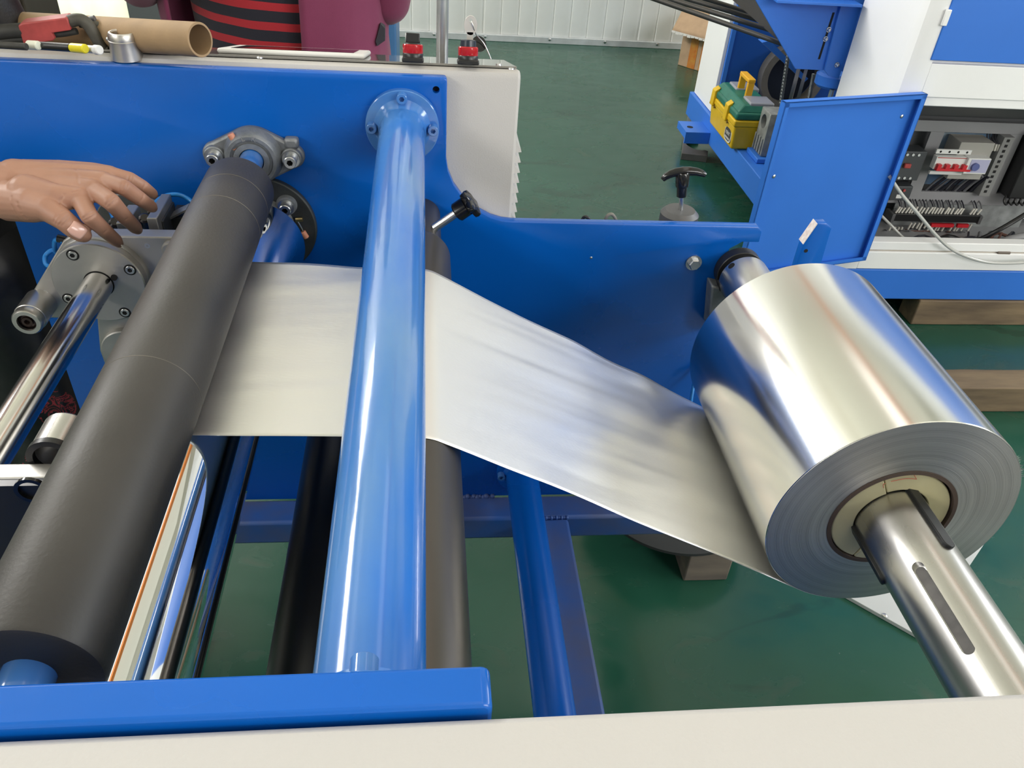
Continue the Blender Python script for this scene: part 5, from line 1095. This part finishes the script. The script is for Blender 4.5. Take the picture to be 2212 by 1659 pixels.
build('flap', kb(-0.03, 0.40, 0.0, 0.06, 0.355, 0.362), CARD, cbx); build('carton', kb(0.0, 0.42, 0.0, 0.36, 0.27, 0.355), CARD, cbx)
tp = MB()
for k in range(14):
    a = -0.03 + 0.43 * k / 14; tp.sheet([[P(a, -0.101, 0.235), P(a + 0.031, -0.101, 0.235)], [P(a + 0.002, -0.103, 0.222 + random.uniform(-.006, .004)), P(a + 0.028, -0.103, 0.222 + random.uniform(-.006, .004))]])
o = build('torn_tape', tp, mat('clear_torn_tape', (0.72, 0.70, 0.66), 0.15), cbx); o['kind'] = 'stuff'

# ================================================================== things beyond the cabinet on the left
a = atY(857, 10, 3.0); b2 = atY(850, 128, 3.0)
bc = thing('blue_steel_cabinet', 'tall blue steel cabinet partly hidden behind the person in the maroon blazer', 'cabinet', (-0.38, 3.2, 0))
build('carcass', MB().box(-0.62, -0.098, 3.0, 3.4, 0.06, 1.5), mat('slate_blue_cabinet', (0.06, 0.17, 0.36), 0.4), bc, bev=0.006)
build('plinth', MB().box(-0.60, -0.12, 3.03, 3.38, 0.0, 0.06), BLACK, bc)
build('door_leaf', MB().box(-0.61, -0.135, 2.985, 2.999, 0.08, 1.48), mat('slate_blue_cabinet', (0.06, 0.17, 0.36), 0.4), bc, bev=0.003)
dx1 = atY(57, 22, 4.5).x
dk = thing('dark_cupboard', 'dark brown cupboard at the far left beside the film curtain', 'cupboard', (dx1 - 0.5, 4.7, 0))
DKM = mat('dark_brown_laminate', (0.075, 0.058, 0.045), 0.4, var=0.3, vscale=3)
build('carcass', MB().box(dx1 - 1.0, dx1, 4.5, 4.9, 0.0, 1.6), DKM, dk, bev=0.004)
for k in range(2): build('door_leaf', MB().box(dx1 - 0.99 + 0.495 * k, dx1 - 0.51 + 0.495 * k, 4.482, 4.499, 0.03, 1.57), DKM, dk, bev=0.003)

# ================================================================== people
def blob(name, chains, m, parent, vox, smooth_it=6, cuts=None):
    """one continuous surface grown around joint chains: [(point, radius), ...] per chain"""
    mb = MB()
    for ch in chains:
        for (p0, r0), (p1, r1) in zip(ch, ch[1:]): mb.capsule(p0, p1, r0, r1, 20)
    o = build(name, mb, m, parent)
    md = o.modifiers.new('r', 'REMESH'); md.mode = 'VOXEL'; md.voxel_size = vox; md.use_smooth_shade = True
    ms = o.modifiers.new('s', 'SMOOTH'); ms.factor = 0.5; ms.iterations = smooth_it
    bpy.context.view_layer.update(); bake(o)
    for p in o.data.polygons: p.use_smooth = True
    if not o.data.materials: o.data.materials.append(m)
    return o
def skin_mat():
    m = bpy.data.materials.new('skin'); m.use_nodes = True; nt = m.node_tree; b = nt.nodes['Principled BSDF']; L = nt.links.new
    b.inputs['Roughness'].default_value = 0.48; b.inputs['Subsurface Weight'].default_value = 0.12; b.inputs['Subsurface Radius'].default_value = (0.010, 0.004, 0.002); b.inputs['Subsurface Scale'].default_value = 0.35
    tc = nt.nodes.new('ShaderNodeTexCoord'); n = nt.nodes.new('ShaderNodeTexNoise'); n.inputs['Scale'].default_value = 28; n.inputs['Detail'].default_value = 4; L(tc.outputs['Object'], n.inputs['Vector'])
    mx = nt.nodes.new('ShaderNodeMix'); mx.data_type = 'RGBA'; mx.inputs[6].default_value = (0.30, 0.150, 0.100, 1); mx.inputs[7].default_value = (0.43, 0.235, 0.160, 1)
    L(n.outputs['Fac'], mx.inputs[0]); L(mx.outputs[2], b.inputs['Base Color'])
    n2 = nt.nodes.new('ShaderNodeTexNoise'); n2.inputs['Scale'].default_value = 260; n2.inputs['Detail'].default_value = 3; L(tc.outputs['Object'], n2.inputs['Vector'])
    bp = nt.nodes.new('ShaderNodeBump'); bp.inputs['Strength'].default_value = 0.18; bp.inputs['Distance'].default_value = 0.0008; L(n2.outputs['Fac'], bp.inputs['Height']); L(bp.outputs[0], b.inputs['Normal'])
    return m
SKIN = skin_mat(); NAIL = mat('fingernail', (0.66, 0.40, 0.33), 0.22, coat=0.2); NAILTIP = mat('white_nail_edge', (0.80, 0.76, 0.70), 0.35)
HAIR = mat('black_hair', (0.012, 0.010, 0.009), 0.35, var=0.4, vscale=80); EYEW = mat('eye_white', (0.75, 0.73, 0.70), 0.2); EYEB = mat('eye_dark', (0.015, 0.01, 0.008), 0.1)
def head(parent, c, face, skin_chains):
    """adds head and neck chains, returns children builder; c = centre of the skull, face = unit direction"""
    f = V(face).normalized(); s = f.cross(V((0, 0, 1))).normalized(); up = V((0, 0, 1)); c = V(c)
    ch = [[(c + up * 0.025 - f * 0.012, 0.083), (c - up * 0.035 + f * 0.022, 0.066), (c - up * 0.085 + f * 0.050, 0.036)],
          [(c - up * 0.05 - f * 0.02, 0.055), (c - up * 0.16 - f * 0.025, 0.052)],
          [(c - up * 0.005 + f * 0.088, 0.007), (c - up * 0.030 + f * 0.099, 0.0125)],
          [(c - up * 0.055 + f * 0.083 - s * 0.016, 0.007), (c - up * 0.055 + f * 0.083 + s * 0.016, 0.007)],
          [(c - up * 0.066 + f * 0.080 - s * 0.013, 0.008), (c - up * 0.066 + f * 0.080 + s * 0.013, 0.008)]]
    for g in (-1, 1): ch.append([(c + s * g * 0.083 - up * 0.005 - f * 0.01, 0.010), (c + s * g * 0.083 - up * 0.045 - f * 0.006, 0.007)])
    skin_chains += ch
    def after():
        for g in (-1, 1):
            e = c + s * g * 0.031 + f * 0.072 + up * 0.004
            build('eye', MB().ball(e, 0.0125), EYEW, parent); build('pupil', MB().ball(e + f * 0.0085, 0.0058), EYEB, parent)
            build('eyebrow', MB().capsule(e + up * 0.020 + f * 0.012 - s * 0.014, e + up * 0.021 + f * 0.012 + s * 0.014, 0.003, 0.003, 8), HAIR, parent)
        build('mouth', MB().capsule(c - up * 0.060 + f * 0.089 - s * 0.018, c - up * 0.060 + f * 0.089 + s * 0.018, 0.0035, 0.0035, 8), mat('lip', (0.40, 0.12, 0.10), 0.4), parent)
        blob('hair', [[(c + up * 0.045 - f * 0.022, 0.088), (c + up * 0.0 - f * 0.045, 0.078)], [(c + up * 0.07 + f * 0.020, 0.058), (c + up * 0.072 - f * 0.03, 0.07)]] +
             [[(c + up * 0.05 + s * g * 0.045 + f * 0.01, 0.048), (c - up * 0.03 + s * g * 0.068 - f * 0.03, 0.028)] for g in (-1, 1)], HAIR, parent, 0.006, 4)
    return after
def finger_chain(pts, rs): return [(p, r) for p, r in zip(pts, rs)]
def simple_hand(wrist, d, palm, thumb):
    """five separate curled fingers for a hand out of view; d = pointing, palm = palm normal, thumb = thumb side"""
    w = V(wrist); d = V(d).normalized(); n = V(palm).normalized(); t = V(thumb).normalized(); out = []
    for k, (off, ln) in enumerate(((0.030, 0.068), (0.010, 0.076), (-0.010, 0.070), (-0.029, 0.054))):
        kn = w + d * 0.085 + t * off; a = kn + d * ln * 0.45 + n * 0.010; b = a + d * ln * 0.28 + n * 0.016; e = b + d * ln * 0.14 + n * 0.020
        out += [[(w + t * off * 0.6, 0.016), (kn, 0.0115)], [(kn, 0.0095), (a, 0.0085), (b, 0.0078), (e, 0.0068)]]
    out.append([(w + d * 0.02 + t * 0.022, 0.016), (w + d * 0.055 + t * 0.045 + n * 0.012, 0.0115), (w + d * 0.085 + t * 0.055 + n * 0.022, 0.009)])
    return out
def cloth_mat(name, c, rough=0.85, bsc=900, bst=0.3, var=0.12, sheen=0.2):
    m = mat(name, c, rough, var=var, vscale=9, bump=bst, bscale=bsc); m.node_tree.nodes['Principled BSDF'].inputs['Sheen Weight'].default_value = sheen; return m
def loft(rows, n=56, a0=0.0, a1=2 * pi, closed=True):
    """rows: (z, cx, cy, a, b); angle 0 faces -Y"""
    mb = MB(); g = []
    for z, cx, cy, a, b in rows:
        m_ = n if closed else n + 1
        g.append([mb.bm.verts.new((cx + a * sin(a0 + (a1 - a0) * k / n), cy - b * cos(a0 + (a1 - a0) * k / n), z)) for k in range(m_)])
    for A, B in zip(g, g[1:]):
        for k in range(n): j = (k + 1) % len(A); mb.bm.faces.new((A[k], A[j], B[j], B[k]))
    if closed: mb.bm.faces.new(g[0][::-1]); mb.bm.faces.new(g[-1])
    return mb

# ---------------------------------------------------------------- person behind the cabinet
PX, PY = -0.285, 1.765
p1 = thing('person', 'person in an open maroon blazer and red-striped navy sweater behind the control cabinet', 'person', (PX, PY, 0))
stripe = bpy.data.materials.new('striped_knit'); stripe.use_nodes = True; nt = stripe.node_tree; b = nt.nodes['Principled BSDF']; L = nt.links.new
b.inputs['Roughness'].default_value = 0.85; b.inputs['Sheen Weight'].default_value = 0.2
tc = nt.nodes.new('ShaderNodeTexCoord'); sp_ = nt.nodes.new('ShaderNodeSeparateXYZ'); L(tc.outputs['Object'], sp_.inputs[0])
nz = nt.nodes.new('ShaderNodeTexNoise'); nz.inputs['Scale'].default_value = 4; L(tc.outputs['Object'], nz.inputs['Vector'])
def mth(op, a, b_=None):
    x = nt.nodes.new('ShaderNodeMath'); x.operation = op
    for i, v in ((0, a), (1, b_)):
        if v is None: continue
        if isinstance(v, (int, float)): x.inputs[i].default_value = v
        else: L(v, x.inputs[i])
    return x.outputs[0]
zz = mth('ADD', mth('ADD', sp_.outputs[2], mth('MULTIPLY', nz.outputs['Fac'], 0.022)), mth('MULTIPLY', sp_.outputs[0], 0.05))
fr = mth('FRACT', mth('DIVIDE', mth('ADD', zz, 0.0155), 0.0352)); msk = mth('LESS_THAN', fr, 0.42)
mx = nt.nodes.new('ShaderNodeMix'); mx.data_type = 'RGBA'; mx.inputs[6].default_value = (0.014, 0.014, 0.026, 1); mx.inputs[7].default_value = (0.42, 0.018, 0.030, 1); L(msk, mx.inputs[0]); L(mx.outputs[2], b.inputs['Base Color'])
n2 = nt.nodes.new('ShaderNodeTexNoise'); n2.inputs['Scale'].default_value = 700; L(tc.outputs['Object'], n2.inputs['Vector']); bp = nt.nodes.new('ShaderNodeBump'); bp.inputs['Strength'].default_value = 0.3; bp.inputs['Distance'].default_value = 0.001; L(n2.outputs['Fac'], bp.inputs['Height']); L(bp.outputs[0], b.inputs['Normal'])
MAROON = cloth_mat('maroon_wool', (0.19, 0.026, 0.080)); DARKTR = cloth_mat('charcoal_trousers', (0.03, 0.03, 0.034))
build('sweater', loft([(0.86, PX, PY, 0.165, 0.125), (0.95, PX, PY, 0.178, 0.132), (1.02, PX, PY - 0.004, 0.172, 0.134), (1.10, PX, PY - 0.006, 0.166, 0.132), (1.20, PX, PY - 0.004, 0.172, 0.132), (1.30, PX, PY, 0.176, 0.125), (1.38, PX, PY + 0.005, 0.165, 0.105), (1.43, PX, PY + 0.010, 0.11, 0.085), (1.455, PX, PY + 0.012, 0.062, 0.062)]), stripe, p1)
def blazer_rows(off): return [(z, PX, PY + o, a + off, b_ + off) for z, o, a, b_ in ((0.72, 0, 0.215, 0.165), (0.80, 0, 0.214, 0.166), (0.90, 0, 0.208, 0.162), (1.00, -.004, 0.200, 0.158), (1.10, -.005, 0.194, 0.154), (1.20, -.004, 0.198, 0.152), (1.30, 0, 0.204, 0.144), (1.38, .005, 0.186, 0.120), (1.43, .010, 0.125, 0.096), (1.46, .012, 0.078, 0.076))]
bl = loft(blazer_rows(0.016), 84, rad(16), rad(360 - 60), False)
for v in bl.bm.verts:                                    # folds, and the free front edges fall a little
    a = atan2(v.co.x - PX, -(v.co.y - PY)); k = 0.006 * noise.noise((a * 3.0, v.co.z * 5, 4)) + 0.003 * noise.noise((a * 9, v.co.z * 9, 9))
    v.co.x += k * sin(a); v.co.y -= k * cos(a)
    if v.co.x < PX: v.co.x = PX + (v.co.x - PX) * 1.075
blz = build('blazer', bl, MAROON, p1, solid=0.006, smooth=80)
# sleeves: one continuous tube each, the near elbow bent
SHO = 0.195
def sleeve(g, elbow, wrist): return blob('sleeve', [[((PX + g * 0.150, PY + 0.008, 1.375), 0.062), ((PX + g * SHO, PY + 0.005, 1.345), 0.064), (elbow, 0.047), (wrist, 0.040)]], MAROON, p1, 0.007, 8)
EL, WLft = atY(300, -40, PY - 0.02), V((PX - 0.17, PY - 0.20, 1.285))
ER, WR_ = atY(836, 0, PY - 0.02), V((PX + 0.245, PY - 0.10, 1.370))
sleeve(-1, EL, WLft); sleeve(1, ER, WR_)
bpos = None
P = atY(672, 37, PY - 0.150)
build('button', MB().lathe([(0, 0), (0.0125, 0), (0.0138, 0.0016), (0.0132, 0.0034), (0.010, 0.0036), (0.0085, 0.0026), (0, 0.0026)], (P.x, PY - 0.142, P.z), (0.35, -0.94, 0.0), 32), mat('dark_horn_button', (0.012, 0.014, 0.013), 0.3), blz)
for dx in (-1, 1): build('thread_hole', MB().cyl((P.x + dx * 0.0025 - 0.0, PY - 0.1462, P.z), (P.x + dx * 0.0025, PY - 0.1430, P.z), 0.0010, seg=8), mat('grey_thread', (0.10, 0.08, 0.08), 0.7), blz)
# open side pocket: shadow gap and dark lining put in as one dark patch
q = [atY(822, 50, PY - 0.075), atY(832, 60, PY - 0.07), atY(832, 86, PY - 0.07), atY(815, 98, PY - 0.085), atY(812, 88, PY - 0.087)]
mb = MB(); A = [mb.bm.verts.new(v + V((0, -0.006, 0))) for v in q]; B = [mb.bm.verts.new(v + V((0, 0.016, 0))) for v in q]; mb.bm.faces.new(A); mb.bm.faces.new(B[::-1])
for k in range(5): mb.bm.faces.new((A[k], A[(k + 1) % 5], B[(k + 1) % 5], B[k]))
build('pocket_lining', mb, cloth_mat('dark_lining', (0.012, 0.010, 0.018)), blz)
blob('trousers', [[((PX - 0.075, PY, 0.92), 0.105), ((PX + 0.075, PY, 0.92), 0.105)]] + [[((PX + g * 0.085, PY, 0.86), 0.098), ((PX + g * 0.09, PY - 0.015, 0.48), 0.070), ((PX + g * 0.092, PY + 0.01, 0.09), 0.055)] for g in (-1, 1)], DARKTR, p1, 0.012, 5)
for g in (-1, 1):
    x = PX + g * 0.095
    blob('shoe', [[((x, PY + 0.03, 0.045), 0.042), ((x, PY - 0.10, 0.036), 0.034), ((x + g * 0.008, PY - 0.17, 0.030), 0.028)]], BLACKGL, p1, 0.008, 4)
ch = []
aft = head(p1, (PX, PY - 0.03, 1.605), (0.15, -0.95, -0.25), ch)
ch.append([((PX, PY + 0.008, 1.47), 0.052), ((PX, PY + 0.01, 1.33), 0.075), ((PX - 0.14, PY + 0.01, 1.33), 0.05)]); ch.append([((PX, PY + 0.01, 1.33), 0.075), ((PX + 0.14, PY + 0.01, 1.33), 0.05)])
for g, E_, W_ in ((-1, EL, WLft), (1, ER, WR_)):
    ch.append([((PX + g * 0.14, PY + 0.01, 1.33), 0.045), (E_, 0.036), (W_, 0.028), (W_ + (W_ - E_) * 0.12, 0.026)])
    d_ = (W_ - E_).normalized(); ch += simple_hand(W_ + d_ * 0.025, d_, V((-g, 0, -0.2)), V((0, -0.3, 1)))
ch.append([((PX, PY, 1.33), 0.08), ((PX, PY, 1.0), 0.09)])
blob('body', ch, SKIN, p1, 0.0055, 3); aft()

# ---------------------------------------------------------------- person whose hand reaches over the arm plate
QX, QY = -0.800, 1.235
p2 = thing('person', 'person in black trousers with red flower print, reaching a bare hand over the arm plate', 'person', (QX, QY, 0))
D = lambda x, y, d: atY(x, y, d)
wr = D(28, 411, .930)
elb = V((-0.835, 0.985, 1.050)); sho = V((-0.955, 1.190, 1.285))
f1 = D(-60, 413, .935)
hand = []
hand.append([(elb, 0.040), (elb.lerp(f1, 0.45), 0.042), (f1, 0.0345), (D(-15, 411, .932), 0.0310), (wr, 0.0300)])
hand.append([(elb + V((0, 0, .004)), 0.034), (D(-30, 404, .940), 0.0290), (D(30, 397, .938), 0.0255), (D(100, 395, .938), 0.0215)])
# metacarpals (index to little finger) and the flesh of the palm
MCP = [D(172, 428, .892), D(201, 410, .906), D(222, 391, .922), D(238, 377, .940)]
MR = [0.0125, 0.0125, 0.0118, 0.0105]
for k, mc in enumerate(MCP):
    st_ = wr.lerp(D(34, 385, .940), k / 3.0)
    hand.append([(st_, 0.0225), (st_.lerp(mc, 0.5), 0.0165), (mc, MR[k])])
hand.append([(D(60, 382, .946), 0.0205), (D(130, 373, .950), 0.0150), (D(200, 371, .947), 0.0110), (MCP[3], 0.0105)])
for a, b2 in ((0, 1), (1, 2), (2, 3)): hand.append([(MCP[a].lerp(wr, 0.12), 0.0110), (MCP[b2].lerp(wr, 0.12), 0.0110)])
# thumb with its fleshy base
hand.append([(D(22, 432, .912), 0.0245), (D(70, 440, .892), 0.0215), (D(102, 450, .878), 0.0150), (D(136, 474, .866), 0.0122)])
hand.append([(D(136, 474, .866), 0.0120), (D(158, 492, .866), 0.0116), (D(174, 503, .867), 0.0106), (D(180, 507, .868), 0.0090)])
hand.append([(D(60, 418, .905), 0.022), (D(120, 425, .892), 0.0150), (MCP[0], 0.0120)])
hand.append([(D(95, 440, .884), 0.0140), (D(138, 436, .888), 0.0105), (MCP[0], 0.0105)])
FING = [[(MCP[0], .0108), (D(193, 467, .868), .0098), (D(224, 496, .882), .0086), (D(250, 519, .905), .0076), (D(256, 525, .909), .0058)],
        [(MCP[1], .0110), (D(240, 436, .880), .0102), (D(268, 467, .900), .0090), (D(292, 491, .928), .0080), (D(297, 496, .932), .0062)],
        [(MCP[2], .0104), (D(268, 405, .905), .0096), (D(303, 430, .915), .0086), (D(326, 446, .932), .0074), (D(330, 449, .935), .0058)],
        [(MCP[3], .0098), (D(280, 387, .942), .0088), (D(309, 403, .948), .0078), (D(329, 418, .958), .0066), (D(332, 421, .960), .0052)]]
hand += FING
# the rest of the figure under the clothes
up = [[(elb, 0.040), (sho, 0.044)], [(sho, 0.045), (V((QX, QY, 1.29)), 0.07)], [(V((QX, QY, 1.36)), 0.055), (V((QX, QY, 1.0)), 0.10)], [(V((QX, QY, 1.29)), 0.07), (V((QX + 0.17, QY + 0.01, 1.295)), 0.044)]]
lel = V((QX + 0.225, QY + 0.04, 1.05)); up.append([(V((QX + 0.17, QY + 0.01, 1.295)), 0.042), (lel, 0.034), (lel + V((-0.03, -0.02, -0.03)), 0.030)])
ch = []
aft = head(p2, (QX, QY - 0.03, 1.520), (0.35, -0.85, -0.4), ch)
body_chains = up + ch + [[(V((QX, QY - 0.02, 1.40)), 0.05), (V((QX, QY, 1.30)), 0.06)]]
bo = blob('body', body_chains + [[(elb, 0.040), (elb.lerp(f1, 0.45), 0.042), (elb.lerp(f1, 0.62), 0.040)]], SKIN, p2, 0.0045, 4)
ho = blob('hand', hand, SKIN, p2, 0.00115, 9)
# creases: knuckles, finger joints and palm lines pressed into the skin
CR = []
def crease(pa, pb, depth=0.0009, w=0.0011): CR.append((V(pa), V(pb), depth, w))
def joint_crease(a, b2, c, r, n=1, depth=0.0009, gap=0.003):
    t = (V(c) - V(a)).normalized(); s_ = t.cross(CAMC - V(b2)).normalized(); o_ = (CAMC - V(b2)).normalized()
    for k in range(n):
        q_ = V(b2) + t * ((k - (n - 1) / 2) * gap) + o_ * r * 0.75; crease(q_ - s_ * r * 0.75, q_ + s_ * r * 0.75, depth)
for F_ in FING:
    pts = [f[0] for f in F_]
    joint_crease(pts[0], pts[1], pts[2], F_[1][1], 2); joint_crease(pts[1], pts[2], pts[3], F_[2][1], 1, 0.0007)
joint_crease(D(102, 450, .878), D(134, 473, .866), D(158, 492, .866), 0.0122, 4, 0.0009, 0.0033)
def palm_line(pts, depth=0.0010):
    P_ = [D(x, y, d) for x, y, d in pts]
    for a, b2 in zip(P_, P_[1:]): crease(a, b2, depth, 0.0015)
palm_line([(131, 432, .876), (135, 418, .878), (150, 408, .880), (168, 400, .886)])
palm_line([(166, 392, .900), (168, 380, .915), (166, 372, .93)], 0.0007)
palm_line([(48, 440, .880), (55, 455, .878), (68, 466, .88)], 0.0008); palm_line([(34, 430, .885), (42, 450, .882), (52, 464, .885)], 0.0007)
me = ho.data; org = origin_of(ho); nrm_ = [v.normal.copy() for v in me.vertices]
for i, v in enumerate(me.vertices):
    p = v.co + org; push = 0
    for a, b2, dp, w in CR:
        if (p - a).length_squared > 0.0025: continue
        ab = b2 - a; t = max(0, min(1, (p - a).dot(ab) / ab.length_squared)); d2 = (p - a - ab * t).length
        # distance in the skin surface only
        dv = p - a - ab * t; dv -= nrm_[i] * dv.dot(nrm_[i]); ds = dv.length
        if d2 < 0.008 and ds < 3 * w: push = max(push, dp * math.exp(-(ds / w) ** 2))
    if push: v.co -= nrm_[i] * push
md = bo.modifiers.new('u', 'BOOLEAN'); md.operation = 'UNION'; md.object = ho; md.solver = 'EXACT'
bpy.context.view_layer.update(); bake(bo); bpy.data.objects.remove(ho)
for p in bo.data.polygons: p.use_smooth = True
aft()
def nail(c, along, out, w, l, m=NAIL, nm='nail', bulge=0.003):
    al_ = V(along).normalized(); o_ = V(out); o_ = (o_ - al_ * o_.dot(al_)).normalized(); s_ = al_.cross(o_); g = []
    for i in range(9):
        t = i / 8 * 2 - 1; r_ = []
        for j in range(9):
            u_ = j / 8 * 2 - 1; uu = u_ * sqrt(max(0, 1 - 0.35 * t * t * (1.0 if t > 0 else 1.25)))
            r_.append(V(c) + al_ * (t * l / 2) + s_ * (uu * w / 2) + o_ * (-bulge * uu * uu - 0.0009 * t * t))
        g.append(r_)
    return build(nm, MB().sheet(g), m, p2, smooth=80, solid=0.0007)
ta_, tb2 = D(158, 492, .866), D(180, 507, .868)
oc = (CAMC - tb2).normalized()
nail(D(168, 499, .866) + oc * 0.0114 + V((0.0005, 0, 0.001)), tb2 - ta_, oc + V((0.05, 0, 0.15)), 0.0168, 0.0172)
ia, ib = D(250, 519, .905), D(256, 525, .909)
nail(ib + V((0.004, -0.001, -0.0015)), ib - ia, V((0.5, 0.3, 0.8)), 0.0085, 0.0075, NAILTIP, 'nail_edge', 0.002)
SHIRT = cloth_mat('black_satin_shirt', (0.012, 0.012, 0.013), 0.4, 300, 0.15, 0.2, 0.0)
blob('shirt', [[(elb.lerp(f1, -0.05), 0.056), (sho, 0.066)], [(sho, 0.066), (V((QX + 0.17, QY + 0.01, 1.295)), 0.066)], [(V((QX - 0.06, QY, 1.24)), 0.115), (V((QX - 0.055, QY, 0.94)), 0.120)], [(V((QX + 0.06, QY, 1.24)), 0.115), (V((QX + 0.055, QY, 0.94)), 0.120)], [(V((QX + 0.17, QY + 0.01, 1.295)), 0.062), (lel, 0.050)], [(V((QX, QY - 0.01, 1.33)), 0.066), (V((QX, QY, 1.28)), 0.09)]], SHIRT, p2, 0.009, 6)
flo = bpy.data.materials.new('black_trousers_red_flowers'); flo.use_nodes = True; nt = flo.node_tree; b = nt.nodes['Principled BSDF']; L = nt.links.new
b.inputs['Roughness'].default_value = 0.38
tc = nt.nodes.new('ShaderNodeTexCoord')
def tex(kind, **kw):
    n = nt.nodes.new(kind); L(tc.outputs['Object'], n.inputs['Vector'])
    for k, v in kw.items(): n.inputs[k].default_value = v
    return n
vor = tex('ShaderNodeTexVoronoi', Scale=6.5); nzz = tex('ShaderNodeTexNoise', Scale=26.0, Detail=2.0, Distortion=3.5)
sp2 = nt.nodes.new('ShaderNodeSeparateXYZ'); L(tc.outputs['Object'], sp2.inputs[0])
blotch = mth('LESS_THAN', vor.outputs['Distance'], 0.40)
lines = mth('LESS_THAN', mth('ABSOLUTE', mth('SUBTRACT', nzz.outputs['Fac'], 0.5)), 0.030)
lines2 = mth('LESS_THAN', mth('ABSOLUTE', mth('SUBTRACT', nzz.outputs['Fac'], 0.60)), 0.022)
low = mth('LESS_THAN', sp2.outputs[2], 0.66)
mk_ = mth('MULTIPLY', mth('MULTIPLY', mth('MAXIMUM', lines, lines2), blotch), low)
mx = nt.nodes.new('ShaderNodeMix'); mx.data_type = 'RGBA'; mx.inputs[6].default_value = (0.010, 0.010, 0.011, 1); mx.inputs[7].default_value = (0.46, 0.05, 0.06, 1); L(mk_, mx.inputs[0]); L(mx.outputs[2], b.inputs['Base Color'])
n3 = tex('ShaderNodeTexNoise', Scale=9.0, Detail=3.0); bp = nt.nodes.new('ShaderNodeBump'); bp.inputs['Strength'].default_value = 0.4; bp.inputs['Distance'].default_value = 0.02; L(n3.outputs['Fac'], bp.inputs['Height']); L(bp.outputs[0], b.inputs['Normal'])
blob('trousers', [[((QX - 0.07, QY, 0.90), 0.125), ((QX + 0.06, QY, 0.90), 0.118)]] + [[((QX + g * 0.100, QY, 0.85), 0.115), ((QX + g * 0.115, QY - 0.015, 0.48), 0.105), ((QX + g * 0.118, QY, 0.09), 0.100)] for g in (-1, 1)], flo, p2, 0.011, 6)
for g in (-1, 1):
    x = QX + g * 0.118
    blob('shoe', [[((x, QY + 0.03, 0.040), 0.038), ((x, QY - 0.10, 0.032), 0.031), ((x + g * 0.006, QY - 0.16, 0.027), 0.026)]], BLACKGL, p2, 0.008, 4)
